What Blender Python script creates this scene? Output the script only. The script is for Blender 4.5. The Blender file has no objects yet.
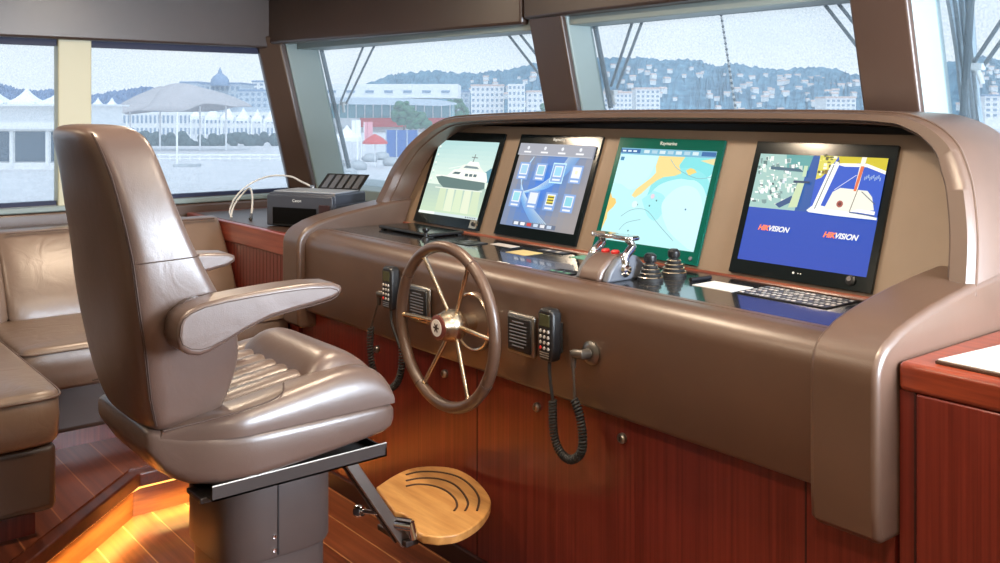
import bpy, bmesh, math, random
from mathutils import Vector, Matrix
random.seed(7)
SC = bpy.context.scene
COL = SC.collection
PI = math.pi

# ------------------------------------------------------------------ camera maths (measured from the room)
F_PX = math.sqrt(780.0 * 1190.0)
YAW = math.atan2(1190.0, F_PX)
EYE = 1.38
HOR = 110.0
FW = (-math.sin(YAW), math.cos(YAW))
RT = (math.cos(YAW), math.sin(YAW))

def _ray(u, v):
    a = (u - 500.0) / F_PX
    return (FW[0] + a * RT[0], FW[1] + a * RT[1], (HOR - v) / F_PX)

def on_y(u, v, y):
    r = _ray(u, v); t = y / r[1]
    return Vector((r[0] * t, y, EYE + r[2] * t))

def on_z(u, v, z):
    r = _ray(u, v); t = (z - EYE) / r[2]
    return Vector((r[0] * t, r[1] * t, z))

def far(u, v, d):
    r = _ray(u, v)
    return Vector((r[0] * d, r[1] * d, EYE + r[2] * d))

# ------------------------------------------------------------------ materials
def lin(c):
    return tuple((x / 12.92 if x <= .04045 else ((x + .055) / 1.055) ** 2.4) for x in c)

def rgb(r, g, b):
    return lin((r / 255., g / 255., b / 255.)) + (1.0,)

def base_mat(name):
    m = bpy.data.materials.new(name); m.use_nodes = True
    nt = m.node_tree
    return m, nt, nt.nodes['Principled BSDF']

def mat(name, col, rough=.5, metal=0.0, coat=0.0, vary=0.0, vscale=8.0, bump=0.0, bscale=200.0, emit=None, estr=0.0, spec=.5):
    m, nt, b = base_mat(name)
    b.inputs['Base Color'].default_value = col
    b.inputs['Roughness'].default_value = rough
    b.inputs['Metallic'].default_value = metal
    b.inputs['Coat Weight'].default_value = coat
    b.inputs['Specular IOR Level'].default_value = spec
    tc = nt.nodes.new('ShaderNodeTexCoord')
    if vary:
        n = nt.nodes.new('ShaderNodeTexNoise'); n.inputs['Scale'].default_value = vscale; n.inputs['Detail'].default_value = 4
        nt.links.new(tc.outputs['Object'], n.inputs['Vector'])
        r = nt.nodes.new('ShaderNodeValToRGB')
        r.color_ramp.elements[0].position = .3; r.color_ramp.elements[1].position = .7
        r.color_ramp.elements[0].color = tuple(c * (1 - vary) for c in col[:3]) + (1,)
        r.color_ramp.elements[1].color = tuple(min(1, c * (1 + vary)) for c in col[:3]) + (1,)
        nt.links.new(n.outputs['Fac'], r.inputs['Fac']); nt.links.new(r.outputs['Color'], b.inputs['Base Color'])
    if bump:
        n2 = nt.nodes.new('ShaderNodeTexNoise'); n2.inputs['Scale'].default_value = bscale; n2.inputs['Detail'].default_value = 2
        nt.links.new(tc.outputs['Object'], n2.inputs['Vector'])
        bp = nt.nodes.new('ShaderNodeBump'); bp.inputs['Strength'].default_value = bump; bp.inputs['Distance'].default_value = .002
        nt.links.new(n2.outputs['Fac'], bp.inputs['Height']); nt.links.new(bp.outputs['Normal'], b.inputs['Normal'])
    if emit:
        b.inputs['Emission Color'].default_value = emit; b.inputs['Emission Strength'].default_value = estr
    return m

def leather(name, col, rough=.36, wrinkle=.25):
    m, nt, b = base_mat(name)
    N = nt.nodes.new; L = nt.links.new
    tc = N('ShaderNodeTexCoord')
    n = N('ShaderNodeTexNoise'); n.inputs['Scale'].default_value = 5; n.inputs['Detail'].default_value = 5
    L(tc.outputs['Object'], n.inputs['Vector'])
    r = N('ShaderNodeValToRGB')
    r.color_ramp.elements[0].position = .3; r.color_ramp.elements[1].position = .7
    r.color_ramp.elements[0].color = tuple(c * .9 for c in col[:3]) + (1,)
    r.color_ramp.elements[1].color = tuple(c * 1.1 for c in col[:3]) + (1,)
    L(n.outputs['Fac'], r.inputs['Fac']); L(r.outputs['Color'], b.inputs['Base Color'])
    b.inputs['Roughness'].default_value = rough
    b.inputs['Specular IOR Level'].default_value = .7; b.inputs['Coat Weight'].default_value = .25; b.inputs['Coat Roughness'].default_value = .3
    v = N('ShaderNodeTexVoronoi'); v.inputs['Scale'].default_value = 420
    L(tc.outputs['Object'], v.inputs['Vector'])
    n2 = N('ShaderNodeTexNoise'); n2.inputs['Scale'].default_value = 11; n2.inputs['Detail'].default_value = 3; n2.inputs['Distortion'].default_value = 1.2
    L(tc.outputs['Object'], n2.inputs['Vector'])
    b1 = N('ShaderNodeBump'); b1.inputs['Strength'].default_value = .12; b1.inputs['Distance'].default_value = .0008
    L(v.outputs['Distance'], b1.inputs['Height'])
    b2 = N('ShaderNodeBump'); b2.inputs['Strength'].default_value = wrinkle; b2.inputs['Distance'].default_value = .006
    L(n2.outputs['Fac'], b2.inputs['Height']); L(b1.outputs['Normal'], b2.inputs['Normal'])
    L(b2.outputs['Normal'], b.inputs['Normal'])
    return m

def mahogany(name, dark, light, scale=(95, 95, 1.3), rough=.28):
    m, nt, b = base_mat(name)
    N = nt.nodes.new; L = nt.links.new
    tc = N('ShaderNodeTexCoord'); mp = N('ShaderNodeMapping'); mp.inputs['Scale'].default_value = scale
    L(tc.outputs['Object'], mp.inputs['Vector'])
    n = N('ShaderNodeTexNoise'); n.inputs['Scale'].default_value = 1.0; n.inputs['Detail'].default_value = 5; n.inputs['Roughness'].default_value = .6
    L(mp.outputs['Vector'], n.inputs['Vector'])
    r = N('ShaderNodeValToRGB'); r.color_ramp.elements[0].position = .32; r.color_ramp.elements[1].position = .68
    r.color_ramp.elements[0].color = dark; r.color_ramp.elements[1].color = light
    L(n.outputs['Fac'], r.inputs['Fac']); L(r.outputs['Color'], b.inputs['Base Color'])
    b.inputs['Roughness'].default_value = rough; b.inputs['Coat Weight'].default_value = .25; b.inputs['Coat Roughness'].default_value = .2
    return m

def planks(name, dark, light, line, pitch=.115, rough=.32):
    """boards running along X with pale caulk lines between them"""
    m, nt, b = base_mat(name)
    N = nt.nodes.new; L = nt.links.new
    tc = N('ShaderNodeTexCoord'); sp = N('ShaderNodeSeparateXYZ'); L(tc.outputs['Object'], sp.inputs['Vector'])
    dv = N('ShaderNodeMath'); dv.operation = 'DIVIDE'; dv.inputs[1].default_value = pitch; L(sp.outputs['Y'], dv.inputs[0])
    fr = N('ShaderNodeMath'); fr.operation = 'FRACT'; L(dv.outputs[0], fr.inputs[0])
    lt = N('ShaderNodeMath'); lt.operation = 'LESS_THAN'; lt.inputs[1].default_value = .035; L(fr.outputs[0], lt.inputs[0])
    fl = N('ShaderNodeMath'); fl.operation = 'FLOOR'; L(dv.outputs[0], fl.inputs[0])
    wn = N('ShaderNodeTexWhiteNoise'); wn.noise_dimensions = '1D'; L(fl.outputs[0], wn.inputs['W'])
    mp = N('ShaderNodeMapping'); mp.inputs['Scale'].default_value = (2.5, 60, 10); L(tc.outputs['Object'], mp.inputs['Vector'])
    n = N('ShaderNodeTexNoise'); n.inputs['Scale'].default_value = 1; n.inputs['Detail'].default_value = 5; L(mp.outputs['Vector'], n.inputs['Vector'])
    ad = N('ShaderNodeMath'); ad.operation = 'MULTIPLY_ADD'; ad.inputs[1].default_value = .3; L(wn.outputs['Value'], ad.inputs[0]); L(n.outputs['Fac'], ad.inputs[2])
    r = N('ShaderNodeValToRGB'); r.color_ramp.elements[0].position = .4; r.color_ramp.elements[1].position = .95
    r.color_ramp.elements[0].color = dark; r.color_ramp.elements[1].color = light; L(ad.outputs[0], r.inputs['Fac'])
    mx = N('ShaderNodeMix'); mx.data_type = 'RGBA'
    L(lt.outputs[0], mx.inputs[0]); L(r.outputs['Color'], mx.inputs[6]); mx.inputs[7].default_value = line
    L(mx.outputs[2], b.inputs['Base Color'])
    b.inputs['Roughness'].default_value = rough; b.inputs['Coat Weight'].default_value = .15
    return m

def mesh_glass(name):
    """pane with a woven sun screen stretched over its outside: see-through, a little grainy, scattering some daylight"""
    m = bpy.data.materials.new(name); m.use_nodes = True
    nt = m.node_tree; nt.nodes.clear(); N = nt.nodes.new; L = nt.links.new
    out = N('ShaderNodeOutputMaterial')
    tc = N('ShaderNodeTexCoord')
    n = N('ShaderNodeTexNoise'); n.inputs['Scale'].default_value = 150; n.inputs['Detail'].default_value = 2; n.inputs['Roughness'].default_value = .7
    L(tc.outputs['Object'], n.inputs['Vector'])
    r = N('ShaderNodeValToRGB'); r.color_ramp.elements[0].position = .3; r.color_ramp.elements[1].position = .7
    r.color_ramp.elements[0].color = (.70, .74, .77, 1); r.color_ramp.elements[1].color = (.82, .85, .87, 1)
    L(n.outputs['Fac'], r.inputs['Fac'])
    t = N('ShaderNodeBsdfTransparent'); L(r.outputs['Color'], t.inputs['Color'])
    tr = N('ShaderNodeBsdfTranslucent'); tr.inputs['Color'].default_value = (.72, .80, .86, 1)
    mx = N('ShaderNodeMixShader'); mx.inputs[0].default_value = .16
    L(t.outputs[0], mx.inputs[1]); L(tr.outputs[0], mx.inputs[2])
    L(mx.outputs[0], out.inputs['Surface'])
    return m

def facade(name, wall, pane, sx, sz, fx=.5, fz=.5):
    """plastered wall with a regular window grid in the pattern of its own bricks"""
    m, nt, b = base_mat(name)
    N = nt.nodes.new; L = nt.links.new
    tc = N('ShaderNodeTexCoord'); sp = N('ShaderNodeSeparateXYZ'); L(tc.outputs['UV'], sp.inputs['Vector'])
    def cell(out, s, f):
        d = N('ShaderNodeMath'); d.operation = 'MULTIPLY'; d.inputs[1].default_value = s; L(out, d.inputs[0])
        fr = N('ShaderNodeMath'); fr.operation = 'FRACT'; L(d.outputs[0], fr.inputs[0])
        lt = N('ShaderNodeMath'); lt.operation = 'LESS_THAN'; lt.inputs[1].default_value = f; L(fr.outputs[0], lt.inputs[0])
        return lt.outputs[0]
    a = cell(sp.outputs['X'], sx, fx); c = cell(sp.outputs['Y'], sz, fz)
    ml = N('ShaderNodeMath'); ml.operation = 'MULTIPLY'; L(a, ml.inputs[0]); L(c, ml.inputs[1])
    mx = N('ShaderNodeMix'); mx.data_type = 'RGBA'; L(ml.outputs[0], mx.inputs[0])
    mx.inputs[6].default_value = wall; mx.inputs[7].default_value = pane
    L(mx.outputs[2], b.inputs['Base Color']); b.inputs['Roughness'].default_value = .7
    return m

def screen_mat(name, strength=1.0):
    m, nt, b = base_mat(name)
    at = nt.nodes.new('ShaderNodeAttribute'); at.attribute_name = 'Col'
    nt.links.new(at.outputs['Color'], b.inputs['Emission Color'])
    b.inputs['Emission Strength'].default_value = strength
    b.inputs['Base Color'].default_value = (.01, .01, .012, 1); b.inputs['Roughness'].default_value = .5; b.inputs['Specular IOR Level'].default_value = .25
    return m

M = {}
M['leather'] = leather('console_leather', rgb(87, 65, 52), .38, .06)
M['leather_chair'] = leather('chair_leather', rgb(92, 74, 66), .36, .2)
M['leather_sofa'] = leather('sofa_leather', rgb(116, 95, 81), .38, .6)
M['leather_trim'] = leather('trim_leather', rgb(70, 50, 40), .42, .05)
M['leather_panel'] = leather('panel_leather', rgb(124, 103, 83), .5, .04)
M['leather_header'] = leather('header_leather', rgb(60, 42, 33), .42, .05)
M['thread'] = mat('dark_thread', rgb(66, 48, 40), .7)
M['piping'] = mat('leather_piping', rgb(96, 76, 66), .4)
M['mahogany'] = mahogany('sapele_wood', rgb(90, 28, 20), rgb(122, 46, 35))
M['mahogany_rail'] = mahogany('sapele_rail', rgb(108, 40, 24), rgb(150, 66, 40), (3, 60, 60))
M['groove'] = mat('dark_groove', rgb(50, 14, 10), .6)
M['floor'] = planks('floor_planks', rgb(92, 46, 27), rgb(138, 76, 46), rgb(178, 124, 80))
M['platform'] = planks('platform_planks', rgb(80, 38, 23), rgb(118, 60, 37), rgb(150, 92, 58), .13)
M['nosing'] = mahogany('dark_nosing', rgb(62, 26, 16), rgb(92, 44, 28), (4, 40, 40))
M['riser'] = mahogany('riser_wood', rgb(104, 54, 26), rgb(140, 80, 40), (6, 6, 60))
M['oak'] = mahogany('honey_oak', rgb(182, 126, 66), rgb(214, 160, 94), (5, 34, 20), .4)
M['oak_dark'] = mat('slot_dark', rgb(70, 42, 24), .7)
M['dash'] = mat('gloss_black_dash', rgb(34, 36, 40), .16, coat=.6)
M['black'] = mat('black_plastic', rgb(26, 26, 28), .38, bump=.1, bscale=600)
M['black_soft'] = mat('black_rubber', rgb(30, 30, 30), .6)
M['plug'] = mat('plug_grey', rgb(88, 82, 76), .35, .5)
M['key'] = mat('key_grey', rgb(176, 174, 170), .5)
M['printer_grey'] = mat('printer_grey', rgb(62, 66, 76), .4)
M['grey_plastic'] = mat('grey_plastic', rgb(92, 96, 104), .42)
M['bezel'] = mat('glass_bezel', rgb(12, 20, 22), .14, spec=.3)
M['bezel_screen_glow'] = mat('bezel_painted_glow', rgb(4, 84, 72), .14, spec=.3)  # teal is the screen's glow, painted into the bezel's base colour
M['chrome'] = mat('chrome', rgb(220, 220, 222), .1, 1.0)
M['bronze'] = mat('warm_polished_metal', rgb(226, 208, 182), .24, 1.0)
M['steel'] = mat('brushed_steel', rgb(150, 146, 140), .35, 1.0)
M['dark_metal'] = mat('dark_painted_metal', rgb(58, 51, 49), .42, .2)
M['pedestal'] = mat('pedestal_paint', rgb(72, 61, 58), .45, vary=.04)
M['cream'] = mat('cream_paint', rgb(196, 191, 162), .45)
M['pale'] = mat('pale_green_grey_paint', rgb(138, 152, 151), .45)
M['white'] = mat('white_plastic', rgb(228, 226, 222), .4)
M['offwhite'] = mat('pale_laminate', rgb(214, 206, 200), .3)
M['navy'] = mat('navy_blind', rgb(28, 34, 66), .6)
M['ceiling'] = mat('ceiling_lining', rgb(205, 196, 182), .7)
M['red'] = mat('red_plastic', rgb(190, 40, 36), .4)
M['yellow'] = mat('yellow_label', rgb(206, 184, 122), .5)
M['green_label'] = mat('green_label', rgb(96, 150, 130), .5)
M['lilac'] = mat('lilac_label', rgb(180, 168, 210), .5)
M['screen_dead'] = mat('lcd_olive', rgb(72, 74, 50), .25)
M['glass'] = mesh_glass('screened_glass')
M['screen'] = screen_mat('lit_screen', 1.15)
M['lamp'] = mat('lamp_diffuser', rgb(255, 240, 210), .5, emit=(1, .85, .62, 1), estr=3)
M['led'] = mat('amber_led', rgb(255, 210, 110), .5, emit=(1, .62, .16, 1), estr=1.2)

# ------------------------------------------------------------------ mesh builder
class MB:
    def __init__(s):
        s.v = []; s.f = []; s.m = []; s.c = []; s.T = None; s.uv = None
    def _add(s, vs, fs, mi=0, col=None):
        o = len(s.v)
        for p in vs:
            p = Vector(p)
            s.v.append(s.T @ p if s.T else p)
        for f in fs:
            s.f.append([i + o for i in f]); s.m.append(mi); s.c.append(col)
        return s
    def box(s, x0, x1, y0, y1, z0, z1, mi=0):
        vs = [(x0, y0, z0), (x1, y0, z0), (x1, y1, z0), (x0, y1, z0), (x0, y0, z1), (x1, y0, z1), (x1, y1, z1), (x0, y1, z1)]
        return s._add(vs, [(0, 3, 2, 1), (4, 5, 6, 7), (0, 1, 5, 4), (1, 2, 6, 5), (2, 3, 7, 6), (3, 0, 4, 7)], mi)
    def hexa(s, bot, top, mi=0):
        vs = list(bot) + list(top); n = len(bot)
        fs = [tuple(range(n - 1, -1, -1)), tuple(range(n, 2 * n))]
        fs += [(i, (i + 1) % n, n + (i + 1) % n, n + i) for i in range(n)]
        return s._add(vs, fs, mi)
    def prism(s, pts, axis, a, b, mi=0):
        def P(p, t):
            return {'x': (t, p[0], p[1]), 'y': (p[0], t, p[1]), 'z': (p[0], p[1], t)}[axis]
        return s.hexa([P(p, a) for p in pts], [P(p, b) for p in pts], mi)
    def loft(s, rings, mi=0, caps=True, closed=True):
        n = len(rings[0]); vs = [p for r in rings for p in r]; fs = []
        for k in range(len(rings) - 1):
            for i in range(n if closed else n - 1):
                j = (i + 1) % n
                fs.append((k * n + i, k * n + j, (k + 1) * n + j, (k + 1) * n + i))
        if caps:
            fs.append(tuple(range(n - 1, -1, -1))); o = (len(rings) - 1) * n
            fs.append(tuple(range(o, o + n)))
        return s._add(vs, fs, mi)
    def tube(s, path, r, n=8, closed=False, mi=0):
        P = [Vector(p) for p in path]; K = len(P)
        rr = r if isinstance(r, (list, tuple)) else [r] * K
        rings = []; up = None
        for k in range(K):
            a = P[k - 1] if (k or closed) else P[k]; b = P[(k + 1) % K] if (k < K - 1 or closed) else P[k]
            t = (b - a)
            t = t.normalized() if t.length > 1e-9 else Vector((0, 0, 1))
            if up is None:
                up = Vector((0, 0, 1)) if abs(t.z) < .9 else Vector((1, 0, 0))
            x = t.cross(up)
            if x.length < 1e-6:
                x = t.cross(Vector((.3, .8, .5)))
            x.normalize(); y = x.cross(t).normalized(); up = y
            rings.append([P[k] + (x * math.cos(q) + y * math.sin(q)) * rr[k] for q in [2 * PI * i / n for i in range(n)]])
        if closed:
            rings.append(rings[0]); return s.loft(rings, mi, caps=False)
        return s.loft(rings, mi)
    def lathe(s, prof, c, axis=(0, 0, 1), n=24, mi=0):
        ax = Vector(axis).normalized()
        x = ax.cross(Vector((0, 0, 1)) if abs(ax.z) < .9 else Vector((1, 0, 0))).normalized(); y = ax.cross(x)
        c = Vector(c); rings = []
        for (r, h) in prof:
            rings.append([c + ax * h + (x * math.cos(q) + y * math.sin(q)) * max(r, 1e-5) for q in [2 * PI * i / n for i in range(n)]])
        return s.loft(rings, mi, caps=False)
    def ball(s, c, r, n=16, sq=(1, 1, 1), mi=0):
        c = Vector(c); rings = []
        K = max(6, n // 2)
        for k in range(K + 1):
            a = -PI / 2 + PI * k / K
            rad = max(math.cos(a), 1e-4) * r
            rings.append([c + Vector((rad * math.cos(q) * sq[0], rad * math.sin(q) * sq[1], r * math.sin(a) * sq[2])) for q in [2 * PI * i / n for i in range(n)]])
        return s.loft(rings, mi)
    def build(s, name, mats, parent=None, smooth=35, bevel=0, seg=3, sub=0, local=False, angle=35):
        me = bpy.data.meshes.new(name)
        off = Vector((0, 0, 0))
        if parent is not None and not local:
            off = WORLD[parent.name]
        me.from_pydata([tuple(p - off) for p in s.v], [], s.f)
        if not isinstance(mats, (list, tuple)): mats = [mats]
        for m in mats: me.materials.append(m)
        for p, mi in zip(me.polygons, s.m): p.material_index = mi
        if any(c is not None for c in s.c):
            ca = me.color_attributes.new('Col', 'FLOAT_COLOR', 'CORNER')
            for p, c in zip(me.polygons, s.c):
                for li in p.loop_indices: ca.data[li].color = c or (0, 0, 0, 1)
        if s.uv:
            ul = me.uv_layers.new(name='UVMap')
            for p, q in zip(me.polygons, s.uv):
                for li, w in zip(p.loop_indices, q): ul.data[li].uv = w
        me.validate()
        bm = bmesh.new(); bm.from_mesh(me); bmesh.ops.recalc_face_normals(bm, faces=bm.faces); bm.to_mesh(me); bm.free()
        if smooth is not None:
            for p in me.polygons: p.use_smooth = True
            me.set_sharp_from_angle(angle=math.radians(smooth))
        o = bpy.data.objects.new(name, me); COL.objects.link(o)
        if parent is not None: o.parent = parent
        WORLD[o.name] = off.copy() if parent is not None and not local else Vector((0, 0, 0))
        if bevel:
            bv = o.modifiers.new('Bevel', 'BEVEL'); bv.width = bevel; bv.segments = seg; bv.limit_method = 'ANGLE'; bv.angle_limit = math.radians(angle)
        if sub:
            ss = o.modifiers.new('Sub', 'SUBSURF'); ss.levels = sub; ss.render_levels = sub
        return o

WORLD = {}

def thing(name, label, cat, loc=(0, 0, 0), rot=(0, 0, 0), group=None):
    o = bpy.data.objects.new(name, None); COL.objects.link(o); o.empty_display_size = .05
    o.location = loc; o.rotation_euler = rot
    o['label'] = label; o['category'] = cat
    if group: o['group'] = group
    WORLD[o.name] = Vector(loc)
    return o

def tag(o, label, cat, group=None, kind=None):
    o['label'] = label; o['category'] = cat
    if group: o['group'] = group
    if kind: o['kind'] = kind
    return o

def struct(o):
    o['kind'] = 'structure'; return o

def dup(root, loc=None, label=None, rot=None):
    r = root.copy(); COL.objects.link(r)
    if loc is not None: r.location = loc
    if rot is not None: r.rotation_euler = rot
    if label: r['label'] = label
    for ch in list(root.children):
        c = ch.copy(); COL.objects.link(c); c.parent = r
        for g in list(ch.children):
            d = g.copy(); COL.objects.link(d); d.parent = c
    return r

def text(name, body, size, mtl, parent, loc, rot=(PI / 2, 0, 0), shear=0.0, extrude=.0002, bold=0.0):
    cu = bpy.data.curves.new('t', 'FONT'); cu.body = body; cu.size = size; cu.shear = shear; cu.extrude = extrude; cu.offset = bold
    cu.align_x = 'CENTER'; cu.align_y = 'CENTER'
    tmp = bpy.data.objects.new('t', cu); COL.objects.link(tmp)
    dg = bpy.context.evaluated_depsgraph_get()
    me = bpy.data.meshes.new_from_object(tmp.evaluated_get(dg))
    bpy.data.objects.remove(tmp); bpy.data.curves.remove(cu)
    me.name = name; me.materials.clear(); me.materials.append(mtl)
    o = bpy.data.objects.new(name, me); COL.objects.link(o); o.parent = parent; o.location = loc; o.rotation_euler = rot
    WORLD[o.name] = Vector((0, 0, 0))
    return o

def arc(cx, cy, r, a0, a1, n):
    return [(cx + r * math.cos(math.radians(a0 + (a1 - a0) * i / n)), cy + r * math.sin(math.radians(a0 + (a1 - a0) * i / n))) for i in range(n + 1)]

def lerp(a, b, t): return a + (b - a) * t

def spline(pts, n):
    """Catmull-Rom through points"""
    P = [Vector(p) for p in pts]; out = []
    for i in range(len(P) - 1):
        p0 = P[max(i - 1, 0)]; p1 = P[i]; p2 = P[i + 1]; p3 = P[min(i + 2, len(P) - 1)]
        for k in range(n):
            t = k / n
            out.append(.5 * ((2 * p1) + (p2 - p0) * t + (2 * p0 - 5 * p1 + 4 * p2 - p3) * t * t + (3 * p1 - p0 - 3 * p2 + p3) * t ** 3))
    out.append(P[-1]); return out

def coil(path, R, turns, step=14):
    pts = spline(path, 12); L = [0]
    for a, b in zip(pts, pts[1:]): L.append(L[-1] + (b - a).length)
    tot = L[-1]; out = []; K = turns * step; j = 0
    for k in range(K + 1):
        d = tot * k / K
        while j < len(L) - 2 and L[j + 1] < d: j += 1
        t = (d - L[j]) / max(L[j + 1] - L[j], 1e-9)
        p = pts[j].lerp(pts[j + 1], min(t, 1)); tg = (pts[min(j + 2, len(pts) - 1)] - pts[max(j - 1, 0)]).normalized()
        x = Vector((0, 1, 0)); y = tg.cross(x).normalized(); x = y.cross(tg).normalized()
        a = 2 * PI * k / step
        out.append(p + (x * math.cos(a) + y * math.sin(a)) * R)
    return out
# ================================================================== THE ROOM
XL, XR, YA = -4.6, 0.46, -2.5
ZC = 2.02
WY, WZ = 1.743, 1.735          # console / cabinet face, window head height
RAKE = .24
struct(MB().box(XL, XR, YA, 2.75, -.06, 0).build('floor', M['floor'], smooth=None))
struct(MB().box(XL - .1, XR + .1, YA - .1, 2.8, ZC, ZC + .06).build('ceiling', M['ceiling'], smooth=None))

# raised platform on the port side, with its own planks, riser and dark nosing
d = Vector((-.457, .45)); 
def nose_pt(t, off=0.0):
    n = Vector((d.y, -d.x)).normalized()
    p = Vector((-2.798, .633)) + d * t + n * off
    return (p.x, p.y)
aft = nose_pt(-3.2); cor = (-3.262, 1.09)
rr_ = .07
aft_r = nose_pt(-3.2, -.07); cor_r = (-3.325, 1.09)
poly = [aft_r, cor_r, (-3.325, WY), (XL, WY), (XL, YA), (aft_r[0], YA)]
struct(MB().prism(poly, 'z', .0, .118).build('platform_riser', M['riser'], smooth=None))
topo = [aft, cor, (-3.262, WY), (XL, WY), (XL, YA), (aft[0], YA)]
pf = MB().prism(topo, 'z', .118, .165).build('platform_nosing', M['nosing'], smooth=None, bevel=.006)
struct(pf)
inn = [nose_pt(-3.2, -.05), (cor[0] - .045, cor[1] - .02), (-3.307, WY), (XL, WY), (XL, YA), (aft[0] - .05, YA)]
struct(MB().prism(inn, 'z', .165, .17).build('platform_floor', M['platform'], smooth=None))
t = thing('step_light', 'amber strip light tucked under the nosing of the raised wooden step', 'light', (cor_r[0], cor_r[1], .11))
a0, a1 = nose_pt(-3.0, -.02), nose_pt(.98, -.02)
lb = MB(); lb.tube([(a0[0], a0[1], .111), (a1[0], a1[1], .111), (-3.284, 1.10, .111), (-3.284, WY - .02, .111)], .005, 6)
lb.build('diffuser', M['led'], t)
def area(name, loc, rot, sx, sy, power, col, parent=None, shape='RECTANGLE', spread=PI):
    li = bpy.data.lights.new(name, 'AREA'); li.shape = shape; li.size = sx; li.size_y = sy; li.energy = power; li.color = col; li.spread = spread
    o = bpy.data.objects.new(name, li); COL.objects.link(o); o.rotation_euler = rot
    if parent: o.parent = parent; o.location = Vector(loc) - WORLD[parent.name]
    else: o.location = loc
    return o
dv = Vector((a1[0] - a0[0], a1[1] - a0[1])); mid = nose_pt(.22, -.02)
area('lamp', (mid[0], mid[1], .104), (0, math.radians(-8), math.atan2(dv.y, dv.x) - PI/2), .02, 1.1, 6.5, (1, .82, .26), t, 'RECTANGLE', math.radians(100))
area('lamp', (-3.284, 1.43, .104), (0, math.radians(-8), 0), .02, .60, 4, (1, .82, .26), t, 'RECTANGLE', math.radians(100))

# walls
wl = MB()
wl.box(XL - .12, XL, YA, 2.35, 0, .955)
wl.box(XL - .12, XL, YA, 2.2, WZ - .02, ZC)
wl.box(XL - .12, XL, YA, -.9, .9, WZ)
struct(wl.build('wall_left', M['leather_trim'], smooth=None))
# brown leather header over the port windows and over the windscreen
struct(MB().box(XL, XL + .05, YA, 2.20, 1.695, ZC).build('trim_1', M['leather_header'], smooth=30, bevel=.012))
hd = [(-4.6, 2.17), (-4.535, 2.17), (-2.87, 2.43), (-2.87, 2.50), (-4.6, 2.26)]
struct(MB().prism(hd, 'z', 1.715, ZC).build('trim_2', M['leather_header'], smooth=30, bevel=.012))
hd = [(-2.862, 2.43), (-1.3, 2.43), (.46, 2.16), (.46, 2.26), (-1.3, 2.51), (-2.862, 2.51)]
struct(MB().prism(hd, 'z', 1.733, ZC).build('trim_3', M['leather_header'], smooth=30, bevel=.012))
# pale frame strip over the glass
fr = MB()
fr.prism([(-4.5, 2.30), (-2.66, 2.49), (-2.66, 2.62), (-4.5, 2.46)], 'z', 1.692, 1.735)
fr.prism([(-2.66, 2.49), (-1.38, 2.50), (-1.38, 2.64), (-2.66, 2.62)], 'z', 1.70, 1.735)
fr.prism([(-1.38, 2.50), (.46, 2.26), (.46, 2.40), (-1.38, 2.64)], 'z', 1.70, 1.735)
struct(fr.build('trim_4', M['pale'], smooth=None, bevel=.004))
ro = MB().prism([(-4.7, 2.3), (-4.5, 2.45), (-2.66, 2.63), (-1.38, 2.65), (.5, 2.4), (.5, 2.2), (-1.3, 2.5), (-2.86, 2.5), (-4.6, 2.2)], 'z', 1.735, ZC + .06)
struct(ro.build('trim_5', M['white'], smooth=None))

def raked(pts, z0, z1, zr=WZ):
    """footprint given at window-head height, leaning aft as it rises"""
    f = lambda z: [(x, y + RAKE * (zr - z), z) for x, y in pts]
    return f(z0), f(z1)
def post(name, brown, pale, z0=.97, z1=WZ + .02):
    m = MB()
    m.hexa(*raked(brown, z0, z1), 0); m.hexa(*raked(pale, z0, z1), 1)
    return struct(m.build(name, [M['leather_trim'], M['pale']], smooth=30, bevel=.008))
post('pillar_1', [(-2.85, 2.447), (-2.662, 2.447), (-2.662, 2.475), (-2.85, 2.475)], [(-2.845, 2.475), (-2.662, 2.475), (-2.655, 2.60), (-2.72, 2.60)])
post('pillar_2', [(-1.486, 2.45), (-1.316, 2.45), (-1.316, 2.478), (-1.486, 2.478)], [(-1.48, 2.478), (-1.316, 2.478), (-1.308, 2.62), (-1.38, 2.62)])
post('pillar_3', [(-4.63, 2.13), (-4.585, 2.12), (-4.50, 2.205), (-4.50, 2.235), (-4.63, 2.235)], [(-4.62, 2.235), (-4.502, 2.235), (-4.498, 2.41), (-4.56, 2.45)])
post('pillar_4', [(.42, 2.12), (.5, 2.12), (.5, 2.2), (.36, 2.2)], [(.36, 2.2), (.5, 2.2), (.5, 2.4), (.36, 2.4)])

def pane(name, a, b, z0=.985, z1=1.70):
    m = MB(); lo, hi = raked([a, b, (b[0], b[1] + .008), (a[0], a[1] + .008)], z0, z1)
    m.hexa(lo, hi)
    return struct(m.build(name, M['glass'], smooth=None))
pane('window_1', (-4.54, 2.425), (-2.68, 2.575))
pane('window_2', (-2.70, 2.585), (-1.36, 2.60))
pane('window_3', (-1.37, 2.60), (.4, 2.37))
# windscreen sill behind the console
sl = MB().prism([(-4.6, 2.30), (-4.5, 2.42), (-2.68, 2.62), (.46, 2.50), (.46, 2.9), (-4.75, 2.9)], 'z', .93, .985)
struct(sl.build('window_sill', M['pale'], smooth=None, bevel=.006))
struct(MB().prism([(-4.6, 2.30), (-4.5, 2.44), (-2.68, 2.64), (.46, 2.52), (.46, 2.62), (-2.68, 2.75), (-4.7, 2.55)], 'z', 0, .93).build('wall_front', M['leather_trim'], smooth=None))

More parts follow.
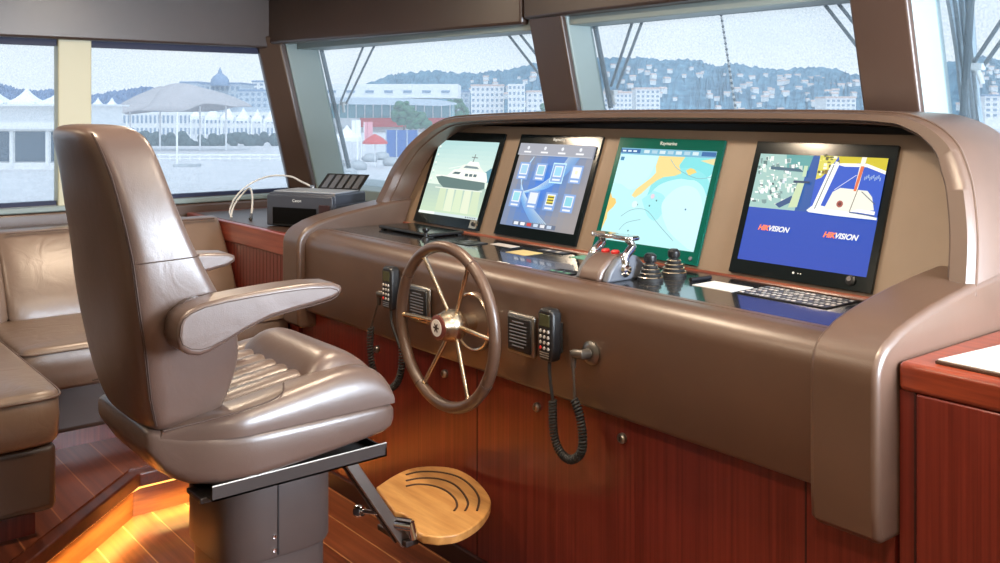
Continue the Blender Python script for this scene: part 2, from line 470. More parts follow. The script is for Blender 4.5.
# port side windows: two glazed openings with a cream mullion between
def side_pane(name, y0, y1t, y1b):
    o = struct(MB().hexa([(XL - .05, y0, .955), (XL - .04, y0, .955), (XL - .04, y1b, .955), (XL - .05, y1b, .955)],
                         [(XL - .05, y0, 1.70), (XL - .04, y0, 1.70), (XL - .04, y1t, 1.70), (XL - .05, y1t, 1.70)]).build(name, M['glass'], smooth=None))
    f = MB()
    f.box(XL - .055, XL - .01, y0, y1b, .955, .972); f.box(XL - .055, XL - .005, y0, y1t, 1.668, 1.70)
    struct(f.build('window_frame', M['navy'], o, smooth=None))
    return o
side_pane('window_4', -.9, 1.172, 1.172)
side_pane('window_5', 1.318, 2.15, 2.33)
struct(MB().box(XL - .06, XL + .012, 1.174, 1.318, .945, 1.71).build('pillar_5', M['cream'], smooth=30, bevel=.006))
struct(MB().box(XL - .05, XL + .035, YA, 2.24, .928, .953).build('trim_6', M['pale'], smooth=30, bevel=.006))
struct(MB().box(XL, XL + .04, YA, 2.24, .70, .926).build('trim_7', M['leather'], smooth=30, bevel=.01))

# starboard and aft walls, open above the dado so that daylight comes in
wr = MB(); wr.box(XR, XR + .1, YA, 2.5, 0, .92); wr.box(XR, XR + .1, YA, 2.5, 1.74, ZC)
wr.box(XR, XR + .1, YA, 1.25, .92, 1.74)
struct(wr.build('wall_right', M['cream'], smooth=None))
wb = MB(); wb.box(XL, XR, YA - .1, YA, 0, ZC)
struct(wb.build('wall_back', M['cream'], smooth=None))

# ceiling downlights
def downlight(x, y, where, power, size=.16):
    t = thing('ceiling_light', where, 'light', (x, y, ZC), group='ceiling downlights')
    MB().lathe([(size * .62, 0), (size * .62, -.008), (size * .5, -.012), (size * .5, 0)], (x, y, ZC), n=28).build('rim', M['chrome'], t)
    MB().lathe([(0, -.001), (size * .5, -.001), (size * .5, -.005), (0, -.005)], (x, y, ZC), n=28).build('diffuser', M['lamp'], t)
    area('lamp', (x, y, ZC - .016), (0, 0, 0), size, size, power, (1, .80, .58), t, 'DISK')
for x, y, w, p in ((-3.55, 1.35, 'round downlight in the ceiling over the port sofa', 13),
                   (-2.15, .35, 'round downlight in the ceiling behind the helm chair', 10),
                   (-2.2, 1.45, 'round downlight in the ceiling over the steering wheel', 15),
                   (-1.0, 1.35, 'round downlight in the ceiling over the right end of the console', 13),
                   (-.35, .3, 'round downlight in the ceiling by the starboard side', 13),
                   (-3.6, -.4, 'round downlight in the ceiling over the aft end of the sofa', 8)):
    downlight(x, y, w, p)

# ================================================================== THE CONSOLE
KX0, KX1 = -3.255, -1.092       # between the end caps
con = thing('helm_console', 'wide brown leather helm console with arched hood over four screens', 'console', (-2.15, WY, 0))
wbase = MB(); wbase.box(-3.36, -.955, WY, 2.42, 0, .88)
wp = wbase.build('base_cabinet', M['mahogany'], con, smooth=None)
for x in (-1.149, -2.26):
    MB().box(x - .002, x + .002, WY - .0012, WY + .002, .02, .62).build('panel_groove', M['groove'], wp, smooth=None)
MB().box(-3.36, -.955, WY - .012, WY + .01, 0, .06).build('toe_board', M['groove'], con, smooth=None, bevel=.003)
for x in (-2.814, -2.42, -1.987, -1.667):
    lk = MB(); lk.lathe([(.0, .0), (.013, 0), (.013, .008), (.009, .013), (0, .013)], (x, WY, .566), (0, -1, 0), 18)
    o = lk.build('lock', M['steel'], con)
    MB().box(x - .001, x + .001, WY - .0145, WY - .012, .561, .571).build('keyhole', M['black'], o, smooth=None)

# padded front fascia
pf_ = [(1.698, .64), (1.703, .63), (1.712, .626), (1.80, .626), (1.80, .905), (1.80, .929), (1.772, .9285)] + \
      [(1.762 + .064 * math.cos(math.radians(a)), .866 + .0625 * math.sin(math.radians(a))) for a in range(96, 181, 7)]
fs = MB().prism(pf_, 'x', KX0 - .01, KX1 + .01).build('fascia', M['leather'], con, smooth=40)
# dash top
dt = MB().box(KX0 - .01, KX1 + .01, 1.785, 2.20, .90, .927).build('dash_top', M['dash'], con, smooth=None, bevel=.002)
MB().box(KX0, KX1, 1.779, 1.786, .92, .9295).build('edge_seam', M['piping'], con, smooth=None)

# padded end caps that sweep up and back to carry the hood
cap_prof = [(1.672, .580), (1.669, .63), (1.668, .70), (1.668, .86)] + [(1.758 + .090 * math.cos(math.radians(a)), .872 + .078 * math.sin(math.radians(a))) for a in range(172, 108, -9)] + \
           [(1.75, .956), (1.80, .970), (1.88, .986), (1.97, 1.000), (2.07, 1.013), (2.17, 1.022), (2.30, 1.03), (2.43, 1.035), (2.43, .566), (1.76, .564), (1.69, .565)]
def cap(x0, x1, name='end_cap'):
    o = MB().prism(cap_prof, 'x', x0, x1).build(name, M['leather'], con, smooth=45, bevel=.013, seg=4, angle=55)
    return o
cap(-1.095, -.949)
cap(-3.385, -3.255)

# tilted instrument panel
TILT = math.atan(.375)
def pan(x, z, off=0.0):
    """point on the panel plane at height z, off metres in front of it"""
    y = 2.14 + .375 * (z - .92)
    return Vector((x, y - off * math.cos(TILT), z + off * math.sin(TILT)))
# hood outline (outer), measured at the lip
hood_o = [(-3.35, .985), (-3.345, 1.02), (-3.33, 1.07), (-3.305, 1.152), (-3.245, 1.238), (-3.165, 1.297), (-3.085, 1.334), (-3.0, 1.352), (-2.82, 1.362), (-2.5, 1.371), (-2.1, 1.377), (-1.6, 1.378), (-1.33, 1.3765),
          (-1.225, 1.373), (-1.165, 1.366), (-1.10, 1.343), (-1.045, 1.302), (-1.01, 1.245), (-.988, 1.19), (-.965, 1.10), (-.95, .985)]
def offs(P, d0, d1):
    out = []
    for k, p in enumerate(P):
        a = Vector(P[max(k - 1, 0)]); b = Vector(P[min(k + 1, len(P) - 1)]); t = (b - a).normalized(); n = Vector((t.y, -t.x))
        dd = lerp(d0, d1, abs(n.x))
        q = Vector(p) + n * dd
        if k in (0, len(P) - 1): q.y = p[1]
        out.append((q.x, q.y))
    return out
def dense(P, n=5):
    return [(p.x, p.y) for p in spline([(x, z, 0) for x, z in P], n)]
HO = dense(hood_o); HI = offs(HO, .026, .066); HM = offs(HO, .006, .014); HM2 = offs(HO, .020, .052); HB = offs(HO, .040, .070)
h = MB()
yt = lambda P, y, lean: [(x, y + lean * (1.38 - z), z) for x, z in P]
LEAN = .375                                  # the lip leans back parallel to the panel
def strip(P, y, lean=LEAN): return [(x, y + lean * (z - 1.0), z) for x, z in P]
rings = [strip(HB, 2.215), strip(HI, 2.085), strip(HM2, 2.054), strip(HM, 2.05), strip(HO, 2.066), strip(HO, 2.43, .05), strip(offs(HO, .03, .03), 2.445, .05)]
h.loft(rings, 0, caps=False, closed=False)
hood = h.build('hood', M['leather'], con, smooth=50)
# back of the hood
bk = MB(); P = offs(HO, .03, .03); bk.hexa([(x, 2.452, z) for x, z in P], [(x, 2.458, z) for x, z in P]); bk.build('hood_back', M['leather_trim'], hood, smooth=None)
# stitched welts along both edges of the lip
for PP, y in ((HI, 2.083), (HO, 2.068)):
    MB().tube([(x, y + LEAN * (z - 1.0), z + (.001 if PP is HO else -.001)) for x, z in PP], .0028, 6).build('welt', M['leather'], hood)
# panel clipped by the hood's inner outline
HP = [q for q in offs(HO, .036, .058)]
HP = [(x, min(z, 1.318)) for x, z in HP]
HP[0] = (HP[0][0], .915); HP[-1] = (HP[-1][0], .915)
pm = MB(); pm.hexa([tuple(pan(x, z, -.03)) for x, z in HP], [tuple(pan(x, z, 0)) for x, z in HP])
ip = pm.build('instrument_panel', M['leather_panel'], con, smooth=None)
MB().tube([pan(KX0, .925, .004), pan(KX1, .925, .004)], .006, 8).build('trim_strip', mahogany('strip_wood', rgb(110, 50, 34), rgb(150, 84, 60), (2, 60, 60)), con)
# ================================================================== MONITORS
class Canvas:
    """flat picture on a screen: u right, v up, both 0..1; later shapes lie a hair in front"""
    def __init__(s, w, h, y): s.w, s.h, s.y, s.k, s.mb = w, h, y, 0, MB()
    def poly(s, pts, col):
        c = rgb(*col); y = s.y - s.k * .00003; s.k += 1
        s.mb._add([((u - .5) * s.w, y, (v - .5) * s.h) for u, v in pts], [tuple(range(len(pts)))], 0, c)
    def rect(s, u0, v0, u1, v1, col): s.poly([(u0, v0), (u1, v0), (u1, v1), (u0, v1)], col)
    def disc(s, u, v, r, col, n=14, a=1.25): s.poly([(u + r * math.cos(2 * PI * i / n), v + r * a * math.sin(2 * PI * i / n)) for i in range(n)], col)
    def line(s, pts, w, col):
        for (a, b) in zip(pts, pts[1:]):
            dx, dy = b[0] - a[0], b[1] - a[1]; L = math.hypot(dx, dy) or 1e-6; nx, ny = -dy / L * w / 2, dx / L * w / 2
            s.poly([(a[0] + nx, a[1] + ny), (a[0] - nx, a[1] - ny), (b[0] - nx, b[1] - ny), (b[0] + nx, b[1] + ny)], col)
    def grad(s, u0, v0, u1, v1, bot, top, n=10):
        for i in range(n):
            t = (i + .5) / n
            s.rect(u0, lerp(v0, v1, i / n), u1, lerp(v0, v1, (i + 1) / n), tuple(lerp(bot[k], top[k], t) for k in range(3)))

def shore(pts, n=4): return [(p.x, p.y) for p in spline([(a, b, 0) for a, b in pts], n)]

def pic_yacht(c):
    c.grad(0, .40, 1, 1, (226, 240, 226), (176, 214, 214))
    c.grad(0, 0, 1, .40, (200, 222, 190), (176, 200, 190), 8)
    c.poly([(.80, .52), (.98, .66), (1, .66), (1, .48), (.80, .48)], (96, 150, 168))
    for u, col in ((.30, (206, 222, 190)), (.44, (222, 232, 204)), (.58, (212, 228, 196)), (.72, (224, 232, 206)), (.86, (206, 222, 190))):
        c.poly([(u - .05, .36), (u + .06, .36), (u + .10, .06), (u - .03, .06)], col)
    c.poly([(.12, .50), (.22, .515), (.60, .49), (.95, .475), (.97, .40), (.88, .365), (.30, .365), (.20, .42)], (96, 122, 120))
    c.poly([(.10, .525), (.24, .53), (.60, .51), (.98, .50), (.97, .475), (.60, .49), (.22, .515), (.12, .50)], (240, 244, 236))
    c.poly([(.16, .365), (.95, .365), (.95, .352), (.16, .352)], (230, 238, 226))
    c.poly([(.30, .525), (.40, .615), (.60, .625), (.93, .60), (.98, .50), (.60, .51)], (244, 246, 238))
    c.poly([(.46, .62), (.54, .69), (.80, .68), (.90, .60)], (234, 240, 230))
    c.poly([(.58, .69), (.62, .735), (.76, .73), (.80, .68)], (246, 248, 242)); c.poly([(.54, .645), (.57, .675), (.76, .668), (.80, .64)], (120, 140, 146))
    c.poly([(.38, .555), (.42, .585), (.52, .585), (.50, .555)], (80, 104, 110))
    for u in (.60, .67, .74): c.rect(u, .535, u + .05, .57, (88, 110, 116))
    c.line([(.67, .73), (.68, .83)], .014, (120, 130, 130)); c.line([(.63, .79), (.73, .785)], .012, (120, 130, 130))
    c.line([(.30, .62), (.52, .67)], .006, (250, 250, 246))
    for k in range(5): c.rect(.03, .90 - .11 * k, .055, .925 - .11 * k, (246, 250, 240)); c.rect(.025, .88 - .11 * k, .07, .885 - .11 * k, (170, 196, 196))
    c.rect(0, 0, 1, .035, (206, 222, 222)); c.rect(0, 0, .28, .035, (240, 246, 240))
    for k in range(6): c.rect(.80 + .03 * k, .01, .815 + .03 * k, .026, (70, 90, 100))

def pic_home(c):
    n = 12
    for i in range(n):
        for j in range(n):
            u, v = (i + .5) / n, (j + .5) / n
            blue = math.exp(-((u - .62 + .35 * (1 - v)) ** 2) / .10 - ((v - .5) ** 2) / .35)
            col = tuple(lerp(a, b, blue) for a, b in zip((152, 146, 146), (62, 122, 214)))
            c.rect(i / n, j / n, (i + 1) / n, (j + 1) / n, col); c.k -= 1
    c.k += 1
    for k in range(7):
        o = .018 * k
        c.line(shore([(.82 - o, .86), (.70 - o, .66), (.50 - o, .48), (.22 - o * .3, .40)], 6), .010, (110 + 14 * k, 170 + 8 * k, 232))
        c.line(shore([(.22 + o * .2, .84), (.14, .58), (.22 + o, .30), (.46 + o * 2, .04)], 6), .009, (120 + 12 * k, 180 + 6 * k, 234))
    c.rect(0, .86, 1, 1, (158, 162, 174)); c.rect(0, .855, 1, .862, (190, 196, 206))
    for k in range(4):
        u = .13 + .235 * k
        c.rect(u - .05, .885, u + .05, .905, (236, 238, 242)); c.disc(u, .945, .018, (226, 230, 238))
    ic = [[(160, 204, 230), (150, 204, 220), (150, 210, 234), (236, 242, 248)], [(150, 214, 226), (224, 230, 236), (222, 206, 70), (134, 206, 222)]]
    for r in range(2):
        for k in range(4):
            u = .15 + .235 * k; v = .66 - .335 * r
            if (r, k) == (0, 2): c.rect(u - .085, v - .12, u + .085, v + .12, (196, 236, 250))
            c.rect(u - .075, v - .105, u + .075, v + .105, (128, 164, 218))
            c.rect(u - .055, v - .045, u + .055, v + .085, (228, 234, 242)); c.rect(u - .042, v - .03, u + .042, v + .07, ic[r][k])
            c.rect(u - .05, v - .09, u + .05, v - .068, (230, 236, 246))
            if (r, k) == (1, 2):
                for q in range(3): c.rect(u - .042, v - .025 + .034 * q, u + .042, v - .012 + .034 * q, (60, 64, 60))
            if (r, k) == (0, 3): c.rect(u - .018, v, u + .018, v + .045, (250, 236, 200))
    c.rect(.20, .01, .78, .06, (96, 110, 134))
    for k in range(6): c.rect(.22 + .09 * k, .017, .28 + .09 * k, .053, ((226, 232, 240), (240, 240, 244), (206, 60, 60), (200, 214, 232), (226, 226, 230), (190, 206, 226))[k])

def pic_chart(c):
    c.rect(0, 0, 1, 1, (184, 236, 238))
    c.poly(shore([(.42, .93), (.40, .78), (.35, .66), (.22, .55), (.10, .60), (0, .64), (0, .93)]), (196, 240, 246))
    c.poly(shore([(.52, .93), (.62, .74), (.80, .70), (.92, .72), (1, .78), (1, .93)]), (122, 218, 222))
    c.poly(shore([(.40, .46), (.50, .62), (.68, .70), (.84, .70), (.94, .64), (1, .55), (1, .68), (.86, .80), (.62, .80), (.42, .62)]), (136, 222, 226))
    c.poly(shore([(.36, .46), (.46, .30), (.56, .26), (.62, .40), (.58, .52), (.46, .56)]), (160, 230, 234))
    c.poly(shore([(.62, .30), (.58, .44), (.66, .58), (.78, .64), (.90, .60), (.98, .46), (1, .30), (1, .02), (.84, .08), (.70, .18)]), (200, 238, 250))
    c.poly([(.43, .93), (.42, .82), (.44, .75), (.40, .69), (.33, .62), (.27, .56), (.24, .49), (.28, .47), (.34, .52), (.40, .60), (.47, .67), (.53, .71), (.64, .73), (.70, .76), (.66, .84), (.70, .93)], (240, 214, 142))
    c.poly([(.74, .79), (.78, .82), (.82, .81), (.85, .78), (.81, .76), (.78, .74)], (238, 208, 120))
    c.poly([(0, .22), (.03, .30), (.07, .35), (.09, .40), (.07, .44), (.03, .45), (0, .50)], (240, 200, 110))
    c.poly([(0, .10), (.03, .22), (.02, .30), (0, .32)], (240, 214, 130))
    c.poly([(.86, .90), (1, .93), (1, .86)], (226, 214, 160))
    for P in ([(.18, .26), (.26, .33), (.36, .36), (.46, .34), (.60, .22), (.78, .08)], [(.20, .12), (.26, .20), (.40, .25)], [(.56, .90), (.66, .80), (.86, .72), (1, .74)]):
        c.line(shore(P, 4), .006, (130, 180, 190))
    for u, v in ((.46, .40), (.52, .46), (.83, .40), (.33, .40), (.30, .12)): c.disc(u, v, .008, (60, 110, 120), 6)
    c.disc(.30, .40, .030, (214, 240, 240)); c.disc(.47, .50, .022, (226, 206, 220), 8)
    c.rect(0, .93, 1, 1, (112, 178, 206)); c.rect(0, .945, .22, .99, (30, 98, 160)); c.rect(.86, .945, 1, .99, (30, 98, 160))
    for k in range(7): c.rect(.26 + .085 * k, .95, .32 + .085 * k, .985, (206, 226, 232) if k % 2 == 0 else (170, 204, 220))
    for k in range(3): c.rect(.02 + .06 * k, .958, .06 + .06 * k, .976, (220, 238, 246))
    c.rect(.02, .86, .06, .90, (60, 130, 170))

def pic_cctv(c):
    rnd = random.Random(5)
    c.grad(0, 0, 1, .5, (36, 72, 176), (10, 70, 178), 8)
    c.rect(0, .49, .5, 1, (158, 196, 190)); c.poly([(.38, .49), (.5, .49), (.5, 1), (.42, 1)], (24, 84, 160)); c.poly([(.25, .86), (.42, .86), (.44, 1), (.22, 1)], (88, 160, 160))
    for k in range(130):
        u, v = rnd.uniform(.01, .36), rnd.uniform(.52, .94); w, hh = rnd.uniform(.004, .03), rnd.uniform(.008, .05)
        col = rnd.choice([(240, 246, 240), (236, 240, 244), (246, 250, 246), (228, 238, 232), (244, 244, 240), (232, 240, 232), (206, 224, 214), (86, 120, 120), (60, 84, 90), (220, 226, 236), (196, 214, 206), (120, 150, 150)])
        c.poly([(u, v), (u + w, v + rnd.uniform(-.01, .01)), (u + w * .8, v + hh), (u - .01, v + hh * .9)], col)
    c.poly([(.12, .88), (.36, .87), (.40, .84), (.12, .85)], (60, 100, 120)); c.poly([(.22, .53), (.34, .62), (.36, .57), (.26, .50)], (40, 80, 130))
    c.poly([(.33, .51), (.37, .76), (.42, .76), (.40, .52)], (198, 216, 176)); c.rect(.33, .74, .46, .76, (30, 60, 96)); c.rect(.39, .80, .42, .90, (190, 214, 180))
    c.rect(.5, .49, 1, 1, (30, 84, 196))
    c.poly([(.5, .78), (.5, 1), (.64, 1), (.60, .90), (.54, .80)], (216, 208, 90)); c.poly([(.64, 1), (.66, .93), (.84, .95), (1, .89), (1, 1)], (206, 190, 40))
    c.poly([(.62, .93), (.70, .91), (.86, .915), (1, .86), (1, .89), (.86, .945), (.68, .94)], (246, 246, 236))
    for k in range(26):
        u, v = rnd.uniform(.5, .64), rnd.uniform(.82, .99); c.rect(u, v, u + rnd.uniform(.01, .03), v + rnd.uniform(.01, .03), rnd.choice([(250, 248, 220), (90, 90, 60), (240, 226, 120), (130, 110, 50)]))
    c.poly([(.52, .55), (.60, .93), (.66, .93), (.58, .55)], (244, 246, 240)); c.poly([(.48, .50), (.53, .56), (1, .49), (1, .47), (.70, .475), (.5, .485)], (240, 244, 240))
    c.poly([(.61, .53), (.65, .68), (.70, .72), (.90, .71), (.94, .66), (.97, .55), (.80, .52)], (236, 236, 222)); c.disc(.72, .58, .025, (170, 90, 80), 10); c.disc(.72, .58, .014, (110, 50, 50), 8)
    c.poly([(.815, 1), (.85, 1), (.825, .68), (.80, .68)], (246, 240, 224)); c.poly([(.82, .92), (.845, .92), (.82, .70), (.80, .70)], (224, 110, 70))
    c.line([(.62, .92), (.54, .52)], .006, (40, 60, 90)); c.line([(.83, .72), (.80, .52)], .005, (90, 70, 50)); c.line([(.66, .70), (.80, .84)], .005, (220, 226, 240)); c.line([(.86, .70), (.97, .60)], .006, (70, 80, 90))
    for k in range(10): c.rect(.86 + .012 * k, .80 + .01 * (k % 3), .868 + .012 * k, .83 + .01 * (k % 3), (150, 176, 214))
    c.poly([(.80, .52), (.86, .55), (.98, .54), (.98, .51), (.86, .52)], (250, 250, 246)); c.line([(.80, .515), (.98, .50)], .008, (60, 80, 110))

W2, H2 = .209, .187
def monitor(x, label, pic, bez='bezel'):
    zc = 1.113
    p = pan(x, zc)
    t = thing('monitor', label, 'monitor', p, (-TILT, 0, 0), 'monitors set in the instrument panel')
    b = MB()
    # bezel ring round a recessed glass, in one piece
    sw, s0, s1 = .190, -.150, .152
    out = [(-W2, -H2), (W2, -H2), (W2, H2), (-W2, H2)]; inn = [(-sw, s0), (sw, s0), (sw, s1), (-sw, s1)]
    ys = -.010
    vs = [(u, ys, v) for u, v in out] + [(u, ys, v) for u, v in inn] + [(u, -.0002, v) for u, v in out] + [(u, ys + .0012, v) for u, v in inn]
    fs = []
    for i in range(4):
        j = (i + 1) % 4
        fs += [(i, j, 4 + j, 4 + i), (i, 8 + i, 8 + j, j), (4 + i, 4 + j, 12 + j, 12 + i)]
    fs += [(8, 9, 10, 11), (12, 13, 14, 15)]
    b._add(vs, fs)
    b.build('bezel', M[bez], t, smooth=None, local=True)
    c = Canvas(2 * sw, s1 - s0, ys + .0010); pic(c)
    zo = (s0 + s1) / 2
    for q in c.mb.v: q.z += zo
    o = c.mb.build('screen', M['screen'], t, smooth=None, local=True)
    return t, o, ys
M['logo'] = mat('logo_white', rgb(226, 230, 230), .4)
M['orange_em'] = mat('screen_orange', rgb(20, 20, 20), .4, emit=rgb(255, 120, 40), estr=1.4)
M['white_em'] = mat('screen_white', rgb(20, 20, 20), .4, emit=rgb(250, 250, 250), estr=1.0)
t, o, ys = monitor(-2.979, 'leftmost monitor, showing a photo of a motor yacht on calm water', pic_yacht)
nb = MB(); nb.box(.155, .195, ys - .003, ys, -.182, -.150); nb.build('label_plate', M['bronze'], t, smooth=None, local=True)
MB().lathe([(0, 0), (.008, 0), (.008, .005), (0, .006)], (.178, ys - .003, -.166), (0, -1, 0), 14).build('button', M['black'], t, local=True)
t, o, ys = monitor(-2.468, 'second monitor from the left, showing rows of icons on a blue swirl', pic_home)
text('logo', 'Raymarine', .014, M['logo'], t, (0, ys - .0006, .171))
t, o, ys = monitor(-1.972, 'third monitor from the left, showing a cyan and yellow sea chart', pic_chart, 'bezel_screen_glow')
text('logo', 'Raymarine', .016, M['logo'], t, (0, ys - .0006, .171))
MB().lathe([(0, 0), (.006, 0), (.006, .003), (0, .004)], (.185, ys, -.17), (0, -1, 0), 12).build('button', M['grey_plastic'], t, local=True)
t, o, ys = monitor(-1.441, 'rightmost monitor, split into camera views above a plain blue half', pic_cctv)
for u, v in ((-.105, -.058), (.092, -.058)):
    sx = text('caption', 'HIK', .020, M['orange_em'], o, (u - .021, ys - .0040, v), shear=.3, extrude=.0001, bold=.0007)
    sx = text('caption', 'VISION', .020, M['white_em'], o, (u + .0255, ys - .0040, v), shear=.3, extrude=.0001, bold=.0007)
MB().lathe([(0, 0), (.013, 0), (.013, .004), (.010, .006), (0, .006)], (.152, ys, -.163), (0, -1, 0), 18).build('power_button', M['black'], t, local=True)
MB().lathe([(0, .006), (.0065, .006), (.006, .008), (0, .008)], (.150, ys, -.161), (0, -1, 0), 14).build('button_cap', M['chrome'], t, local=True)
for k, (u, r) in enumerate(((-.01, .003), (.004, .0015), (.012, .0015))):
    MB().lathe([(0, 0), (r, 0), (r, .001), (0, .0012)], (u, ys, -.166), (0, -1, 0), 10).build('indicator', M['white'], t, local=True)

# ================================================================== ON THE DASH
ZD = .927
def plate(name, x0, x1, y0, y1, m, label, cat, th=.0012, group=None, z=ZD):
    o = MB().box(x0, x1, y0, y1, z, z + th).build(name, m, smooth=None, bevel=.001)
    return tag(o, label, cat, group)
# closed tablet-like slab lying in front of the first monitor
t = thing('tablet', 'thin black tablet lying flat on the dash below the yacht photo', 'tablet', (-2.96, 2.0, ZD))
MB().box(-3.135, -2.80, 1.945, 2.10, ZD + .004, ZD + .014).build('body', M['black'], t, smooth=30, bevel=.004)
MB().box(-3.125, -2.81, 1.955, 2.09, ZD + .0141, ZD + .0148).build('screen', M['bezel'], t, smooth=None)
for x, y in ((-3.12, 1.96), (-2.815, 1.96), (-3.12, 2.085), (-2.815, 2.085)): MB().box(x - .008, x + .008, y - .008, y + .008, ZD, ZD + .005).build('foot', M['black_soft'], t, smooth=None)
t = thing('toggle_switch', 'small black toggle knob standing on the dash just above the wheel rim', 'switch', (-2.77, 1.91, ZD))
MB().lathe([(0, 0), (.016, 0), (.014, .008), (.007, .012), (.006, .026), (.013, .034), (.013, .042), (0, .043)], (-2.77, 1.91, ZD), n=16).build('knob', M['black'], t)
plate('label_plate', -2.375, -2.28, 1.945, 2.02, M['yellow'], 'yellow label plate on the dash under the icon screen', 'label')
plate('label_plate', -2.245, -2.19, 1.79, 1.81, M['white'], 'white label strip at the front edge of the dash right of the wheel', 'label')
plate('label_plate', -2.16, -2.09, 1.79, 1.81, M['lilac'], 'lilac label strip at the front edge of the dash', 'label')
plate('label_plate', -2.55, -2.44, 2.02, 2.06, M['offwhite'], 'pale label strip on the dash behind the yellow plate', 'label')
plate('label_plate', -2.17, -2.06, 2.03, 2.09, M['green_label'], 'green label plate on the dash left of the throttle', 'label')
def gauge_panel(name, x0, x1, y0, y1, label, cols, rows, m_btn, group=None):
    t = thing(name, label, 'switch panel', ((x0 + x1) / 2, (y0 + y1) / 2, ZD), group=group)
    MB().box(x0, x1, y0, y1, ZD, ZD + .0028).build('base_plate', M['black'], t, smooth=None, bevel=.001)
    w, hh = (x1 - x0) / cols, (y1 - y0) / rows
    for r in range(rows):
        for k in range(cols):
            o = MB().box(x0 + w * (k + .24), x0 + w * (k + .76), y0 + hh * (r + .30), y0 + hh * (r + .70), ZD + .0025, ZD + .004).build('button', m_btn[(r * 7 + k * 3) % len(m_btn)], t, smooth=None)
    return t
gauge_panel('switch_panel', -2.66, -2.56, 1.94, 2.02, 'dark switch panel on the dash left of the pale label strip', 3, 2, [M['black_soft'], M['grey_plastic']])
gauge_panel('switch_panel', -2.02, -1.93, 1.80, 1.86, 'small switch panel at the front of the dash beside the throttle', 3, 2, [M['green_label'], M['black_soft'], M['grey_plastic']])
gauge_panel('switch_panel', -2.34, -2.22, 2.045, 2.085, 'narrow switch panel on the dash below the icon screen', 5, 1, [M['grey_plastic'], M['offwhite']])
gauge_panel('switch_panel', -1.485, -1.235, 1.955, 2.085, 'long switch panel with rows of pale keys below the camera screen', 17, 5, [M['offwhite'], M['key'], M['offwhite'], M['grey_plastic'], M['key']])
o = MB().tube([(-1.655, 1.985, ZD + .006), (-1.645, 2.055, ZD + .006)], .006, 8).build('pen', M['black']); tag(o, 'black pen lying on the dash beside the white label card', 'pen')
plate('label_card', -1.625, -1.50, 1.955, 2.045, M['white'], 'white label card on the dash right of the joysticks', 'card')

# throttle
t = thing('throttle', 'twin lever throttle with chrome levers and paddle handles on a beige housing', 'throttle', (-1.85, 1.88, ZD))
m = MB()
X0, X1 = -1.880, -1.800
prof = [(1.788, ZD), (1.790, ZD + .012), (1.80, ZD + .030), (1.825, ZD + .052), (1.855, ZD + .066), (1.89, ZD + .068), (1.92, ZD + .056), (1.945, ZD + .030), (1.96, ZD)]
m.prism(prof, 'x', X0, X1)
hs = m.build('housing', M['leather_chair'], t, smooth=50, bevel=.012, angle=50)
m = MB(); m.prism([(1.80, ZD), (1.815, ZD + .030), (1.845, ZD + .058), (1.88, ZD + .068), (1.915, ZD + .062), (1.95, ZD + .03), (1.965, ZD)], 'x', X1 - .002, X1 + .022)
m.build('side_cover', M['grey_plastic'], t, smooth=50, bevel=.006, angle=50)
m = MB(); m.prism([(1.80, ZD), (1.815, ZD + .030), (1.845, ZD + .058), (1.88, ZD + .068), (1.915, ZD + .062), (1.95, ZD + .03), (1.965, ZD)], 'x', X0 - .022, X0 + .002)
m.build('side_cover', M['grey_plastic'], t, smooth=50, bevel=.006, angle=50)
for sx, xx in ((-1, X0 - .020), (1, X1 + .020)):
    lv = MB()
    lv.tube(spline([(xx, 1.865, ZD + .03), (xx, 1.868, ZD + .060), (xx - sx * .004, 1.90, ZD + .088), (xx - sx * .012, 1.885, ZD + .112)], 5), [.014] * 5 + [.012] * 6 + [.010] * 5, 12)
    l = lv.build('lever', M['chrome'], t)
    MB().lathe([(0, 0), (.020, 0), (.020, .008), (.014, .014), (0, .015)], (xx, 1.865, ZD + .03), (sx, 0, 0), 18).build('pivot_cap', M['chrome'], l)
    g = MB(); x = xx - sx * .012; a, b = (x - .024, x + .058) if sx < 0 else (x - .042, x + .036)
    g.prism([(a, 1.872), (a + .012, 1.862), (b - .012, 1.858), (b, 1.87), (b, 1.90), (b - .012, 1.91), (a + .012, 1.908), (a, 1.898)], 'z', ZD + .106, ZD + .118)
    g.build('handle', M['chrome'], l, smooth=40, bevel=.005)
for x in (-1.858, -1.822):
    MB().lathe([(0, 0), (.012, 0), (.012, .006), (.009, .009), (0, .009)], (x, 1.875, ZD + .0665), (0, -.1, 1), 14).build('button', M['red'], t)
# joysticks
def joystick(x, y, label):
    t = thing('joystick', label, 'joystick', (x, y, ZD), group='joysticks on the dash')
    prof = [(0, 0), (.034, 0)]
    for k in range(4):
        r = .034 - .005 * k; z = .004 + .0105 * k
        prof += [(r, z), (r, z + .006), (r - .006, z + .008)]
    prof += [(.010, .048), (0, .048)]
    bb = MB().lathe(prof, (x, y, ZD), n=24).build('bellows', M['black_soft'], t)
    for k in range(4):
        MB().lathe([(.033 - .005 * k, .0085 + .0105 * k), (.0352 - .005 * k, .0095 + .0105 * k), (.033 - .005 * k, .0115 + .0105 * k), (.031 - .005 * k, .01 + .0105 * k), (.033 - .005 * k, .0085 + .0105 * k)], (x, y, ZD), n=24).build('ring', M['bronze'], bb)
    MB().lathe([(.007, .043), (.008, .046), (.015, .049), (.0175, .057), (.0165, .066), (.010, .072), (0, .073)], (x, y, ZD), n=18).build('knob', M['black'], t)
joystick(-1.742, 1.925, 'black ribbed joystick on the dash, the nearer one to the throttle')
joystick(-1.755, 2.035, 'black ribbed joystick on the dash, the farther one below the sea chart')

